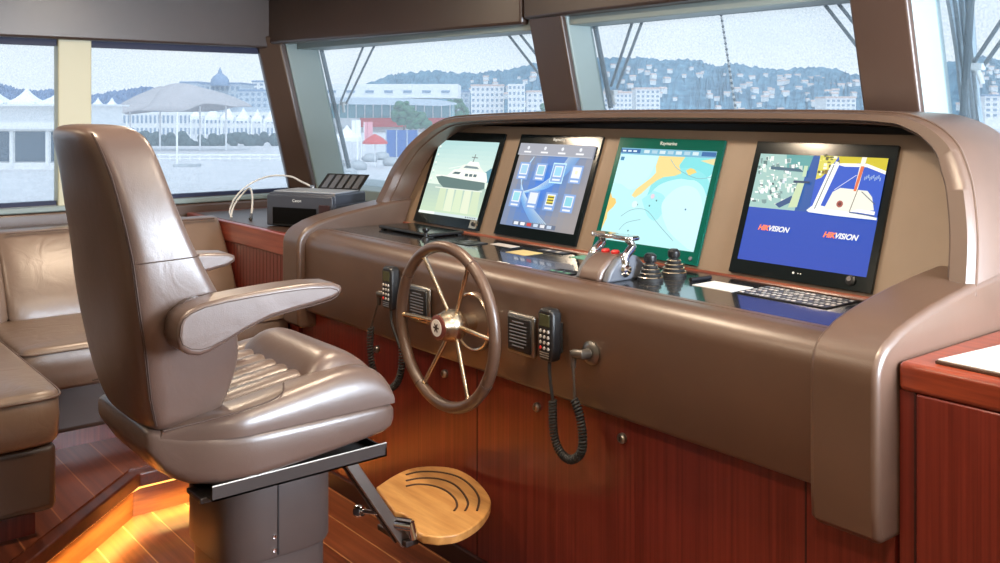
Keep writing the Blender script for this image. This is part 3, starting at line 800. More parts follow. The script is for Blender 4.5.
# ================================================================== ON THE FASCIA
YF = 1.698
def speaker(x, z, label):
    t = thing('speaker', label, 'speaker', (x, YF, z), group='speakers on the console front')
    s = .056
    b = MB(); b.box(x - s, x + s, YF - .016, YF, z - s, z + s); b.build('frame', M['steel'], t, smooth=30, bevel=.009)
    b = MB(); b.box(x - s * .84, x + s * .84, YF - .0215, YF - .012, z - s * .84, z + s * .84); g = b.build('grille', M['black'], t, smooth=30, bevel=.012, angle=60)
    for k in range(8):
        zz = z + s * (.60 - .165 * k); w = s * (.42 if k in (0, 7) else .62)
        MB().tube([(x - w, YF - .022, zz), (x + w, YF - .022, zz)], .0022, 6).build('slat', M['grey_plastic'], g)
speaker(-1.993, .772, 'square black speaker on the fascia to the right of the wheel')
speaker(-2.48, .778, 'square black speaker on the fascia seen through the wheel spokes')

def handset(x, z, label, cord, plug, turns, cat_grp):
    t = thing('radio_handset', label, 'handset', (x, YF, z), group='radio handsets on the console front')
    w, hh = .029, .068
    MB().box(x - .02, x + .02, YF - .012, YF, z - .05, z + .03).build('cradle', M['black_soft'], t, smooth=None, bevel=.003)
    b = MB(); b.prism([(x - w * .8, z - hh), (x + w * .8, z - hh), (x + w, z - hh * .6), (x + w, z + hh * .8), (x + w * .7, z + hh), (x - w * .7, z + hh), (x - w, z + hh * .8), (x - w, z - hh * .6)], 'y', YF - .048, YF - .012)
    bd = b.build('body', M['black'], t, smooth=40, bevel=.008)
    y = YF - .0484
    MB().box(x - .019, x + .019, y - .001, y + .002, z + .022, z + .054).build('display', M['screen_dead'], t, smooth=None, bevel=.001)
    for r in range(4):
        for k in range(3):
            mm = M['key']
            if r == 3 and k < 1: mm = M['red']
            MB().lathe([(0, 0), (.0046, 0), (.004, .0022), (0, .0026)], (x - .015 + .015 * k, y, z + .010 - .0145 * r), (0, -1, 0), 10).build('key', mm, t)
    for r in range(3):
        MB().tube([(x - .017, y, z - .045 - .006 * r), (x + .017, y, z - .045 - .006 * r)], .0016, 6).build('sound_slot', M['steel'], t)
    a, c_, e = cord
    MB().tube(spline(a, 6), .0042, 8).build('cable', M['black_soft'], t)
    MB().tube(coil(c_, .0088, turns, 12), .0032, 6).build('coiled_cord', M['black_soft'], t)
    MB().tube(spline(e, 6), .0036, 8).build('cable', M['plug'], t)
    px, pz = plug
    s = MB(); s.lathe([(0, 0), (.030, 0), (.030, .006), (.024, .010), (.014, .012), (0, .012)], (px, YF, pz), (0, -1, 0), 24)
    so = s.build('socket', M['steel'], t)
    MB().tube([(px, YF - .01, pz), (px, YF - .034, pz), (px - .03, YF - .036, pz - .002)], [.013, .013, .011], 12).build('plug', M['plug'], so)
    MB().tube([(px - .03, YF - .036, pz + .004), (px - .031, YF - .036, pz - .038)], [.010, .007], 12).build('plug_boot', M['plug'], so)
    return t
yk = 1.662
handset(-1.856, .800, 'black radio handset right of the wheel, beside a speaker, with coiled cord hanging',
        ([(-1.856, 1.668, .735), (-1.850, yk, .70), (-1.838, yk, .634)],
         [(-1.838, yk, .634), (-1.835, yk, .558), (-1.815, yk, .515), (-1.776, yk, .50), (-1.738, yk, .523), (-1.727, yk, .56), (-1.738, yk, .62), (-1.758, yk, .655)],
         [(-1.758, yk, .655), (-1.758, yk, .69), (-1.762, yk, .735)]), (-1.731, .772), 46, None)
handset(-2.615, .812, 'black radio handset partly hidden behind the left edge of the steering wheel',
        ([(-2.615, 1.668, .75), (-2.60, yk, .70), (-2.55, yk, .63)],
         [(-2.54, yk, .64), (-2.545, yk, .57), (-2.568, yk, .52), (-2.62, yk, .488), (-2.677, yk, .492), (-2.714, yk, .53), (-2.732, yk, .60), (-2.727, yk, .665)],
         [(-2.727, yk, .665), (-2.70, yk, .72), (-2.68, yk, .76)]), (-2.648, .785), 46, None)

# ================================================================== STEERING WHEEL
wx, wy, wz = -2.205, 1.587, .771
t = thing('steering_wheel', 'brown leather steering wheel with six metal spokes on the console front', 'steering wheel', (wx, YF, wz))
ring = [(wx + .2235 * math.cos(a), wy, wz + .2235 * math.sin(a)) for a in [2 * PI * i / 72 for i in range(72)]]
rim = MB().tube(ring, .0165, 14, closed=True).build('rim', M['leather'], t)
for k in range(4):
    a = PI / 4 + k * PI / 2 + .2
    c = Vector((wx + .2235 * math.cos(a), wy, wz + .2235 * math.sin(a))); tg = Vector((-math.sin(a), 0, math.cos(a)))
    MB().lathe([(.0168, -.0012), (.0178, -.0006), (.0178, .0006), (.0168, .0012)], c, tg, 16).build('rim_seam', M['thread'], rim)
MB().lathe([(0, .003), (.078, .003), (.084, .0), (.084, .012), (.080, .016), (0, .016)][1:], (wx, YF - .0002, wz), (0, -1, 0), 40).build('backplate', M['leather'], t)
MB().lathe([(.079, .012), (.083, .018), (.080, .021), (.076, .018), (.079, .012)], (wx, YF - .0002, wz), (0, -1, 0), 40).build('trim_ring', M['bronze'], t)
hub = MB().lathe([(0, 0), (.026, 0), (.026, .05), (.038, .06), (.046, .075), (.046, .100), (.040, .110), (.036, .134), (.0, .135)], (wx, YF - .001, wz), (0, -1, 0), 32).build('hub', M['bronze'], t)
MB().lathe([(0, 0), (.034, 0), (.034, .004), (.028, .006), (0, .006)], (wx, YF - .135, wz), (0, -1, 0), 28).build('hub_cap', mat('cap_red_brown', rgb(110, 60, 52), .3), hub)
MB().lathe([(0, 0), (.024, 0), (.024, .002), (0, .0022)], (wx, YF - .1405, wz), (0, -1, 0), 28).build('emblem', M['white'], hub)
em = MB()
for k in range(6):
    a = PI * k / 3 + PI / 6
    em.T = Matrix.Translation((wx, YF - .1432, wz)) @ Matrix.Rotation(a, 4, 'Y')
    em.box(-.0022, .0022, -.0006, .0004, .002, .013)
em.T = None; em.lathe([(0, 0), (.006, 0), (.006, .001), (0, .0011)], (wx, YF - .1427, wz), (0, -1, 0), 16)
em.build('emblem_mark', M['thread'], hub, smooth=None)
for k in range(6):
    a = k * PI / 3
    p0 = Vector((wx + .034 * math.cos(a), YF - .085, wz + .034 * math.sin(a))); p1 = Vector((wx + .221 * math.cos(a), wy, wz + .221 * math.sin(a)))
    sp = MB().tube([p0, p1], .0066, 12).build('spoke', M['bronze'], t)
    MB().tube([p1 - (p1 - p0).normalized() * .014, p1], [.010, .012], 12).build('ferrule', M['bronze'], sp)
# ================================================================== HELM CHAIR
cx, cy = -2.19, 0.96
ch = thing('helm_chair', 'taupe leather helm chair with high back on a dark pedestal facing the wheel', 'chair', (cx, cy, 0))
def sring(x0, x1, y0, y1, z, ex=5.0, n=48, zf=None):
    mx, my, a, b = (x0 + x1) / 2, (y0 + y1) / 2, (x1 - x0) / 2, (y1 - y0) / 2
    out = []
    for i in range(n):
        q = 2 * PI * i / n; c, s_ = math.cos(q), math.sin(q)
        x = mx + a * math.copysign(abs(c) ** (2 / ex), c); y = my + b * math.copysign(abs(s_) ** (2 / ex), s_)
        out.append((x, y, zf(x, y) if zf else z))
    return out
# backrest: side profile (z, rear y, front y, half width)
BP = [(.702, .735, .770, .12), (.705, .712, .806, .150), (.714, .700, .838, .164), (.735, .690, .860, .173), (.785, .674, .880, .186), (.83, .664, .889, .198), (.87, .657, .890, .206), (.91, .650, .882, .213), (.96, .642, .854, .219), (1.013, .636, .823, .222), (1.08, .630, .786, .221),
      (1.144, .619, .758, .216), (1.20, .609, .740, .204), (1.248, .600, .726, .190), (1.29, .588, .714, .175), (1.318, .580, .703, .160), (1.331, .577, .692, .146), (1.342, .580, .678, .126), (1.348, .592, .660, .10), (1.350, .608, .640, .06)]
bx_ = cx + .022
def bulge(k, z): return .012
m = MB(); rings = []
for z, y0, y1, hw in BP:
    R = []
    for (x, y, zz) in sring(bx_ - hw, bx_ + hw, y0, y1, z, 7, 72):
        u = (x - bx_) / hw; t_ = (y - y0) / (y1 - y0)
        y += -.016 * (1 - u * u) * (1 - t_)                     # padded, slightly domed rear panel
        y += -.016 * (1 - abs(u) ** 3) * t_                     # hollow front between the side wings
        R.append((x, y, zz))
    rings.append(R)
m.loft(rings)
back = m.build('backrest', M['leather_chair'], ch, smooth=60, sub=1)
def backprof(z):
    for a, b in zip(BP, BP[1:]):
        if a[0] <= z <= b[0]:
            t_ = (z - a[0]) / (b[0] - a[0]); return tuple(lerp(a[i], b[i], t_) for i in range(4))
    return BP[-1]
for sx in (-1, 1):
    for off in (-.007, .006):
        pth = []
        for k in range(40):
            z = lerp(.722, 1.333, k / 39.); _, y0, y1, hw = backprof(z)
            # walk round the superellipse corner: a point just on the side of the rear edge
            q = PI + (.60 + off * 5) if sx < 0 else 2 * PI - (.60 + off * 5)
            c_, s_ = math.cos(q), math.sin(q); e_ = 2 / 7
            x = bx_ + hw * math.copysign(abs(c_) ** e_, c_); y = (y0 + y1) / 2 + (y1 - y0) / 2 * math.copysign(abs(s_) ** e_, s_)
            u = (x - bx_) / hw; t_ = (y - y0) / (y1 - y0); y += -.016 * (1 - u * u) * (1 - t_)
            pth.append((x + sx * .0005, y - .0005, z))
        MB().tube(pth, .0015, 6).build('stitched_seam', M['thread'], back)
    pth = []
    _, y0, y1, hw = backprof(1.075)
    for k in range(12):
        y = lerp(y0 + .012, y1 - .010, k / 11.); v = (y - (y0 + y1) / 2) / ((y1 - y0) / 2)
        x = hw * (1 - abs(v) ** 7) ** (1 / 7)
        pth.append((bx_ + sx * (x + .0004), y, 1.072 + .004 * k / 11))
    MB().tube(pth, .0014, 6).build('cross_seam', M['thread'], back)

# seat base cushion
def taper(mb):
    for p in mb.v:
        t_ = max(0, min(1, (p.y - .66) / .22)); t_ = t_ * t_ * (3 - 2 * t_)
        p.x = cx - .006 + (p.x - cx + .006) * lerp(.66, 1, t_)
m = MB(); R = []
for y, z0, z1, hw in ((.690, .668, .706, .235), (.694, .655, .712, .250), (.704, .640, .716, .257), (.722, .612, .715, .261), (.745, .594, .713, .262), (.775, .580, .711, .262), (.82, .574, .708, .262), (.90, .577, .706, .262), (1.0, .584, .704, .262), (1.10, .594, .702, .262), (1.18, .604, .700, .262), (1.215, .608, .698, .260), (1.236, .618, .692, .256), (1.246, .632, .682, .248), (1.249, .645, .670, .235)):
    ring_ = []
    for i in range(56):
        q = 2 * PI * i / 56; c_, s_ = math.cos(q), math.sin(q); e_ = 2 / 5.
        ring_.append((cx + hw * math.copysign(abs(c_) ** e_, c_), y, (z0 + z1) / 2 + (z1 - z0) / 2 * math.copysign(abs(s_) ** e_, s_)))
    R.append(ring_)
m.loft(R); taper(m)
m.build('seat_base', M['leather_chair'], ch, smooth=60)
# padded seat: pleated centre, side bolsters, separate thigh roll
def ss(a, b, x):
    t_ = max(0, min(1, (x - a) / (b - a))); return t_ * t_ * (3 - 2 * t_)
def pad(name, x0, x1, y0, y1, zb, hf, m_, nx=44, ny=36, ex=8, ey=6, pw=2.6, parent=None):
    mb = MB(); vs = []; fs = []
    for j in range(ny + 1):
        for i in range(nx + 1):
            u = math.sin((i / nx - .5) * PI); v = math.sin((j / ny - .5) * PI)
            e = max(0, (1 - abs(u) ** ex)) ** (1 / pw) * max(0, (1 - abs(v) ** ey)) ** (1 / pw)
            x = lerp(x0, x1, (u + 1) / 2); y = lerp(y0, y1, (v + 1) / 2)
            vs.append((x, y, zb + hf(u, (v + 1) / 2, x, y) * e))
    for j in range(ny):
        for i in range(nx):
            a = j * (nx + 1) + i; fs.append((a, a + 1, a + nx + 2, a + nx + 1))
    loop = [i for i in range(nx + 1)] + [j * (nx + 1) + nx for j in range(1, ny + 1)] + [ny * (nx + 1) + i for i in range(nx - 1, -1, -1)] + [j * (nx + 1) for j in range(ny - 1, 0, -1)]
    o = len(vs)
    for q in loop: x, y, z = vs[q]; vs.append((x, y, zb - .012))
    L = len(loop)
    for k in range(L): fs.append((loop[k], o + k, o + (k + 1) % L, loop[(k + 1) % L]))
    fs.append(tuple(o + k for k in range(L - 1, -1, -1)))
    mb._add(vs, fs)
    taper(mb)
    return mb.build(name, m_, parent or ch, smooth=60)
def h_centre(u, v, x, y):
    p = abs(math.sin((x - cx) / .062 * PI + PI / 2)) ** .55
    return .020 + .050 * v + .011 * p
pad('seat_cushion', cx - .175, cx + .175, .72, 1.085, .695, h_centre, M['leather_chair'], 90, 24, 30, 12, 3)
def h_bol(u, v, x, y):
    return .028 + .026 * ss(0, .5, v) + .028 * ss(.35, .85, v)
for sx in (-1, 1):
    a, b = sorted((cx + sx * .135, cx + sx * .258))
    bo = pad('side_bolster', a, b, .715, 1.243, .698, h_bol, M['leather_chair'], 20, 40, 3.2, 7, 2.2)
    MB().tube(spline([(cx + sx * .238, .70, .727), (cx + sx * .246, .85, .737), (cx + sx * .243, .95, .752), (cx + sx * .20, .985, .766)], 8), .002, 6).build('stitched_seam', M['thread'], bo)
def h_roll(u, v, x, y):
    return .116 - .030 * ss(.45, 1.0, v) - .014 * ss(.4, 0, v)
pad('thigh_roll', cx - .205, cx + .205, 1.03, 1.252, .695, h_roll, M['leather_chair'], 36, 24, 10, 2.6, 2.1)

# arms
AO = [(.700, .955), (.698, .930), (.704, .908), (.722, .894), (.744, .889), (.765, .893), (.80, .907), (.84, .925), (.895, .944), (.95, .953), (1.00, .959), (1.045, .967), (1.064, .976), (1.069, .984), (1.064, .993), (1.046, 1.001), (.99, 1.006), (.93, 1.006), (.86, 1.003), (.80, .999), (.75, .992), (.722, .982), (.706, .970)]
for sx in (-1, 1):
    x0, x1 = sorted((cx + sx * .243, cx + sx * .322))
    a = MB().prism(AO, 'x', x0, x1).build('armrest', M['leather_chair'], ch, smooth=60, bevel=.020, seg=4, angle=60)
    AI = [((p[0] - .86) * .955 + .858, (p[1] - .955) * .80 + .955) for p in AO]
    MB().tube([(cx + sx * .3215, y, z) for y, z in AI], .0014, 6, closed=True).build('stitched_seam', M['thread'], a)
    MB().tube([(cx + sx * .240, .76, .945), (cx + sx * .258, .76, .945)], .05, 20).build('arm_pivot', M['leather_chair'], a)

# tray, pedestal
m = MB(); tx0, tx1, ty0, ty1, tz = cx - .20, cx + .247, .80, 1.228, .560
m.box(tx0, tx1, ty0, ty1, tz, tz + .004)
m.box(tx0, tx0 + .004, ty0, ty1, tz, tz + .030); m.box(tx1 - .004, tx1, ty0, ty1, tz, tz + .030)
m.box(tx0, tx1, ty1 - .004, ty1, tz, tz + .020)
tr = m.build('seat_tray', M['dark_metal'], ch, smooth=None)
for x in (tx0 + .002, tx1 - .002): MB().tube([(x, ty0, tz + .031), (x, ty1, tz + .031)], .0022, 6).build('tray_edge', M['steel'], tr)
m = MB(); m.box(cx + .14, cx + .22, .785, .84, .550, .562); m.build('slide_bracket', M['dark_metal'], ch, smooth=None, bevel=.003)
for x in (cx + .16, cx + .20): MB().lathe([(0, 0), (.008, 0), (.008, .005), (0, .006)], (x, .797, .551), (0, 0, -1), 10).build('bolt', M['steel'], ch)
px, py = -2.158, 1.004
def pr(w, z): return sring(px - w, px + w, py - w, py + w, z, 3.6, 48)
ped = MB().loft([pr(.141, .365), pr(.144, .372), pr(.144, .550), pr(.142, .558)]).build('pedestal', M['pedestal'], ch, smooth=40)
MB().loft([pr(.133, .03), pr(.133, .37)]).build('lower_column', M['pedestal'], ch, smooth=40)
MB().loft([pr(.19, .0), pr(.19, .018), pr(.17, .03)]).build('floor_flange', M['dark_metal'], ch, smooth=40)
sy = on_z(275, 520, .45)
MB().box(px + .1425, px + .1452, py - .022, py - .0185, .372, .552).build('panel_seam', M['black'], ped, smooth=None)
for z in (.535, .415, .385):
    MB().lathe([(0, 0), (.005, 0), (.0045, .003), (0, .0035)], (px + .144, py - .030, z), (1, 0, 0), 10).build('bolt', M['chrome'], ped)
# footrest: two flat bars carrying a kidney shaped oak board
bar0 = Vector((-2.10, 1.19, .565)); 
def bar(dx):
    m = MB(); a = Vector((-2.115 + dx, 1.185, .560)); b = Vector((-2.085 + dx, 1.375, .262))
    t_ = (b - a).normalized(); sd = Vector((1, 0, 0)); n = t_.cross(sd).normalized()
    R = []
    for p in (a, b): R.append([p + sd * .007 + n * .014, p - sd * .007 + n * .014, p - sd * .007 - n * .014, p + sd * .007 - n * .014])
    m.loft(R); return m
fr_ = bar(0).build('footrest_bar', M['steel'], ch, smooth=None, bevel=.002)
bar(-.034).build('footrest_bar', M['dark_metal'], ch, smooth=None, bevel=.002)
kb = MB(); kc = Vector((-2.135, 1.305, .345)); kd = Vector((-.9, -.35, -.12)).normalized()
kb.lathe([(.006, -.02), (.006, .028), (.013, .030), (.016, .036), (.016, .050), (.012, .054), (0, .054)], kc, kd, 14)
kb.build('clamp_knob', M['chrome'], ch)
kb = MB(); kb.tube([(-2.10, 1.345, .318), (-2.055, 1.375, .318)], .016, 14); kb.tube([(-2.06, 1.372, .325), (-2.05, 1.378, .285)], .012, 12)
kb.build('clamp', M['chrome'], ch)
FB = [(376, 487), (394.6, 475), (412, 468), (432, 466), (453.6, 468), (471, 476), (484, 488), (491, 501), (486, 514), (475, 525), (458, 534), (438, 537), (423, 535), (413, 528.5), (411, 521), (404, 514), (394.6, 512)]
fb_ = [on_z(u, v, .30) for u, v in FB]
pts = [(p.x, p.y) for p in spline([(p.x, p.y, 0) for p in fb_[:12]], 4)] + [(p.x, p.y) for p in spline([(p.x, p.y, 0) for p in fb_[12:]], 3)]
board = MB().prism(pts, 'z', .277, .30).build('foot_board', M['oak'], ch, smooth=35, bevel=.004)
def arc_px(P):
    return [on_z(u, v, .3004) for u, v in P]
for P in ([(406, 475), (420, 472), (440, 472.5), (458, 477), (471, 486), (479, 498), (477, 511)], [(406, 481), (420, 478.5), (438, 479), (453, 484), (463, 493), (468, 503), (465, 511)], [(406, 486.5), (418, 484.5), (433, 486), (446, 491), (455, 499), (457, 506), (454, 511)]):
    q = spline([tuple(p) for p in arc_px(P)], 5)
    MB().tube(q, .0032, 6).build('grip_groove', M['oak_dark'], board)
MB().box(-2.20, -2.06, 1.36, 1.40, .262, .277).build('board_bracket', M['dark_metal'], ch, smooth=None, bevel=.003)

# ================================================================== SOFA (port side, L shaped, on the platform)
so = thing('sofa', 'L-shaped taupe leather sofa on the raised platform under the port windows', 'sofa', (-4.0, .7, .17))
def cushion(name, x0, x1, y0, y1, z0, z1, r=.035, parent=None, ex=5, lean=0, mtl='leather_sofa', crown=.012):
    m = MB(); R = []
    n = 56; H = z1 - z0
    for t_, k in ((0, -.9), (.02, -.3), (.10, 0), (.5, .12), (.90, 0), (.97, -.3), (1.0, -.8)):
        g = r * k * .9
        R.append([(x + lean * t_, y, z) for x, y, z in sring(x0 - g, x1 + g, y0 - g, y1 + g, z0 + H * t_, 18, n)])
    # crowned top
    R.append([(lerp(x, (x0 + x1) / 2 + lean, .35), lerp(y, (y0 + y1) / 2, .35), z + crown * .7) for x, y, z in R[-1]])
    R.append([(lerp(x, (x0 + x1) / 2 + lean, .8), lerp(y, (y0 + y1) / 2, .8), z + crown * .3) for x, y, z in R[-1]])
    m.loft(R)
    o = m.build(name, M[mtl], parent or so, smooth=60)
    return o
def welt(o, x0, x1, y0, y1, z, inset=.0):
    MB().tube(sring(x0 - inset, x1 + inset, y0 - inset, y1 + inset, z, 18, 56), .0035, 6, closed=True).build('piping', M['piping'], o)
# port run
MB().prism([(-4.55, -1.2), (-3.66, -1.2), (-3.66, WY - .02), (-4.55, WY - .02)], 'z', .17, .25).build('plinth', M['mahogany'], so, smooth=None)
MB().box(-4.55, -3.585, .745, WY - .012, .245, .44).build('base', M['leather_trim'], so, smooth=30, bevel=.02)
c = cushion('seat_cushion', -3.98, -3.425, .765, WY - .015, .440, .592); welt(c, -3.98, -3.425, .765, WY - .015, .574, .004)
def backc(y0, y1):
    m = MB(); R = []; n = 48
    for t_, th in ((0, .10), (.05, .125), (.3, .15), (.6, .14), (.9, .115), (.97, .09), (1.0, .05)):
        z = lerp(.585, .905, t_); xf = -3.895 - .215 * t_ - (.15 - th) * .5
        pl = .012 if 0 < t_ < 1 else 0
        R.append(sring(xf - th, xf, y0 - pl, y1 + pl, z, 6, n))
    m.loft(R); o = m.build('back_cushion', M['leather_sofa'], so, smooth=60)
    MB().tube([(-4.118, y0 + .02, .900), (-4.115, (y0 + y1) / 2, .902), (-4.118, y1 - .02, .900)], .004, 6).build('piping', M['piping'], o)
backc(.845, 1.28); backc(1.295, WY - .02); backc(.37, .825)
MB().box(-4.56, -4.29, -1.2, WY - .012, .44, .875).build('back_frame', M['leather_trim'], so, smooth=30, bevel=.02)
# aft run
MB().box(-4.5, -2.975, -1.2, .70, .17, .255).build('plinth', M['mahogany'], so, smooth=None)
MB().box(-4.5, -2.905, -1.2, .742, .25, .44).build('base', M['leather_trim'], so, smooth=30, bevel=.022)
c = cushion('seat_cushion', -3.98, -2.885, -.10, .755, .440, .592); welt(c, -3.98, -2.885, -.10, .755, .574, .004)

# ================================================================== CABINETS
cb = thing('printer_cabinet', 'low mahogany cabinet with pinstriped front at the left end of the console', 'cabinet', (-3.9, WY, 0))
b_ = MB().box(-4.54, -3.39, WY, 2.28, .12, .80).build('carcass', M['mahogany'], cb, smooth=None)
r_ = MB().box(-4.54, -3.39, WY - .004, 2.28, .80, .888).build('top_rail', mahogany('pink_rail', rgb(112, 40, 28), rgb(160, 78, 60), (3, 60, 60)), cb, smooth=None, bevel=.006)
g_ = MB()
for k in range(22): g_.box(-4.09 + .032 * k - .001, -4.09 + .032 * k + .001, WY - .0008, WY + .001, .14, .80)
g_.build('groove', M['groove'], b_, smooth=None)
MB().box(-4.5, -3.42, WY + .02, 2.26, .888, .8895).build('top_mat', M['leather_trim'], cb, smooth=None)

rc = thing('chart_cabinet', 'glossy mahogany cabinet at the right end of the console with pale top', 'cabinet', (-.3, WY, 0))
bd = MB().box(-.947, .42, WY + .003, 2.44, .0, .848).build('carcass', M['mahogany'], rc, smooth=None)
MB().box(-.912, .40, WY - .004, WY + .02, .03, .848).build('door', M['mahogany'], rc, smooth=None, bevel=.004)
MB().box(-.917, -.913, WY - .0005, WY + .004, .03, .848).build('groove', M['groove'], bd, smooth=None)
MB().box(-.947, .43, WY - .004, 2.44, .848, .903).build('top_rail', M['mahogany_rail'], rc, smooth=30, bevel=.01)
t = thing('chart_board', 'pale flat board with dark edge lying on top of the right mahogany cabinet', 'board', (-.4, 2.0, .903))
pl_ = [(-.893, 1.775), (.35, 1.745), (.35, 2.30), (-.83, 2.34)]
MB().prism(pl_, 'z', .9035, .909).build('edge', M['oak_dark'], t, smooth=None, bevel=.001)
MB().prism([(x * .995 - .001, y + (.004 if y < 2 else -.004)) for x, y in pl_], 'z', .909, .912).build('top', M['offwhite'], t, smooth=None, bevel=.001)

# ================================================================== PRINTER
pr_ = thing('printer', 'small dark grey printer with its rear paper tray raised on the left cabinet', 'printer', (-3.6385, 1.867, .8895), (0, 0, math.radians(26)))
w, dp, hh = .170, .25, .142
b = MB()
b.box(-w, w, 0.012, dp, .004, hh * .72)
b.box(-w, w, 0.02, dp, hh * .66, hh)
bo = b.build('body', M['printer_grey'], pr_, smooth=30, bevel=.008, local=True)
f = MB(); f.box(-w + .003, w - .003, .004, .03, .004, hh - .008); fo = f.build('front_panel', M['printer_grey'], pr_, smooth=30, bevel=.006, local=True)
MB().box(-w * .78, w * .52, .0005, .02, .006, hh * .58).build('paper_slot', mat('slot_black', rgb(8, 8, 9), .8, spec=.1), fo, smooth=None, bevel=.002, local=True)
MB().box(-w * .74, w * .50, -.004, .003, .008, hh * .06 + .004).build('slot_tray', M['black'], fo, smooth=None, local=True)
MB().box(w * .60, w * .92, .001, .006, hh * .25, hh * .7).build('control_panel', mat('maroon_panel', rgb(58, 40, 44), .3), fo, smooth=None, bevel=.002, local=True)
text('logo', 'Canon', .017, M['logo'], pr_, (-.01, .0035, hh * .79))
MB().box(-w + .01, w - .01, .04, dp - .04, hh, hh + .006).build('lid', mat('lid_grey', rgb(150, 156, 166), .3), pr_, smooth=30, bevel=.003, local=True)
tr = MB(); tr.T = Matrix.Translation((.05, dp - .03, hh)) @ Matrix.Rotation(math.radians(-52), 4, 'X')
tr.box(-.115, .105, -.003, .003, 0, .105)
ty = tr.build('paper_tray', M['black'], pr_, smooth=None, bevel=.003, local=True)
for k in range(5):
    q = MB(); q.T = tr.T; q.box(-.096 + .040 * k, -.070 + .040 * k, -.0045, -.0028, .010, .094); q.build('tray_slot', M['grey_plastic'], ty, smooth=None, local=True)

zc_ = .8895
P1 = [(-4.150, 1.80, zc_ + .006), (-4.220, 1.82, zc_ + .03), (-4.280, 1.88, zc_ + .09), (-4.290, 1.96, zc_ + .145), (-4.220, 2.02, zc_ + .178), (-4.100, 2.06, zc_ + .182), (-3.990, 2.06, zc_ + .165), (-3.80, 2.02, zc_ + .152)]
P2 = [(-4.140, 1.79, zc_ + .006), (-4.200, 1.83, zc_ + .05), (-4.230, 1.88, zc_ + .095), (-4.180, 1.90, zc_ + .130), (-4.110, 1.88, zc_ + .09), (-4.050, 1.85, zc_ + .04), (-4.020, 1.83, zc_ + .006)]
for P, lb in ((P1, 'white cable looping over to the back of the small printer'), (P2, 'white cable bent in a short loop down to the cabinet top')):
    t = thing('cable', lb, 'cable', P[0]); MB().tube(spline(P, 8), .0042, 8).build('wire', M['white'], t)
    a, b = Vector(P[-2]), Vector(P[-1]); MB().tube([b - (b - a).normalized() * .03, b], [.006, .009], 10).build('plug', M['grey_plastic'], t)
# ================================================================== OUTSIDE THE GLASS: wipers, chain
PANES = {1: ((-4.54, 2.425), (-2.68, 2.575)), 2: ((-2.70, 2.585), (-1.36, 2.60)), 3: ((-1.37, 2.60), (.4, 2.37))}
def on_glass(u, v, k, off=.05):
    a, b = PANES[k]; A = Vector((a[0], a[1] + off, WZ)); B = Vector((b[0], b[1] + off, WZ)); C = A + Vector((0, -RAKE, 1))
    n = (B - A).cross(C - A).normalized(); r = Vector(_ray(u, v)); o = Vector((0, 0, EYE))
    return o + r * ((A - o).dot(n) / r.dot(n))
M['wiper'] = mat('wiper_dark', rgb(52, 66, 72), .5)
def wiper(k, blade, arms, brk, label, w=.010):
    P0 = on_glass(*arms[0][1], k, .06)
    t = thing('wiper', label, 'wiper', P0, group='window wipers outside the glass')
    if blade:
        a, b = on_glass(*blade[0], k, .03), on_glass(*blade[1], k, .03)
        MB().tube([a, b], w, 8).build('blade', M['wiper'], t)
    for a, b in arms:
        MB().tube([on_glass(*a, k, .06), on_glass(*b, k, .06)], .0058, 8).build('arm', M['wiper'], t)
    if brk:
        c = on_glass(*brk, k, .05)
        m = MB(); m.box(c.x - .016, c.x + .016, c.y - .012, c.y + .012, c.z - .012, c.z + .008); m.tube([c + Vector((-.005, 0, -.0)), c + Vector((.012, 0, -.05))], .008, 8)
        m.build('bracket', M['white'], t, smooth=None, bevel=.004)
wiper(1, ((320, 44), (349, 168)), [((366, 40), (341, 101)), ((378, 38), (346, 104))], (343, 103), 'dark wiper with two arms at the left end of the left windscreen pane', .012)
wiper(2, ((592, 10), (611, 108)), [((637, 8), (611, 86)), ((648, 6), (617, 88))], (613, 92), 'dark wiper with two arms at the left end of the middle windscreen pane', .010)
wiper(1, None, [((497, 20), (545, 82)), ((509, 20), (545, 66))], None, 'pair of slim wiper arms crossing the top right corner of the left windscreen pane')
wiper(2, None, [((815, -8), (860, 50)), ((829, -8), (858, 28))], None, 'pair of slim wiper arms crossing the top right corner of the middle pane')
wiper(3, ((972, -20), (961, 152)), [((1012, 5), (974, 62)), ((1018, 18), (979, 72))], (978, 66), 'dark wiper standing upright in the rightmost windscreen pane', .011)
t = thing('chain', 'thin chain of dark and pale links hanging outside the middle windscreen pane', 'chain', on_glass(718, 0, 2, .25))
a, b = on_glass(717, -12, 2, .25), on_glass(737, 118, 2, .25); n = 46
for mm, par in ((M['white'], 0), (M['black'], 1)):
    m = MB()
    for k in range(n):
        if k % 2 == par:
            p, q = a.lerp(b, k / n), a.lerp(b, (k + .95) / n); m.tube([p, (p + q) / 2, q], [.003, .0058, .003], 6)
    m.build('links', mm, t)
# folded sun-screen fabric gathered beside the right wiper
m = MB(); R0 = []; 
M['net'] = mat('grey_net', rgb(168, 182, 190), .9, bump=.6, bscale=260)
A = [(938, -15), (985, -15)]; Bm = [(953, 150), (990, 158)]
rows = []
for j in range(13):
    s_ = j / 12.; row = []
    for i in range(25):
        q = i / 24.; ul = lerp(942, 968, s_ ** .8); ur = lerp(972, 988, s_ ** 1.5)
        p = on_glass(lerp(ul, ur, q), lerp(-15, 157, s_), 3, .22 + .02 * math.sin(q * 26 + s_ * 2) * (.4 + s_))
        row.append(p)
    rows.append(row)
vs = [p for r in rows for p in r]; fs = []
for j in range(12):
    for i in range(24): fs.append((j * 25 + i, j * 25 + i + 1, (j + 1) * 25 + i + 1, (j + 1) * 25 + i))
m._add(vs, fs); o = m.build('sun_screen', M['net'], smooth=80)
sd = o.modifiers.new('Solid', 'SOLIDIFY'); sd.thickness = .004
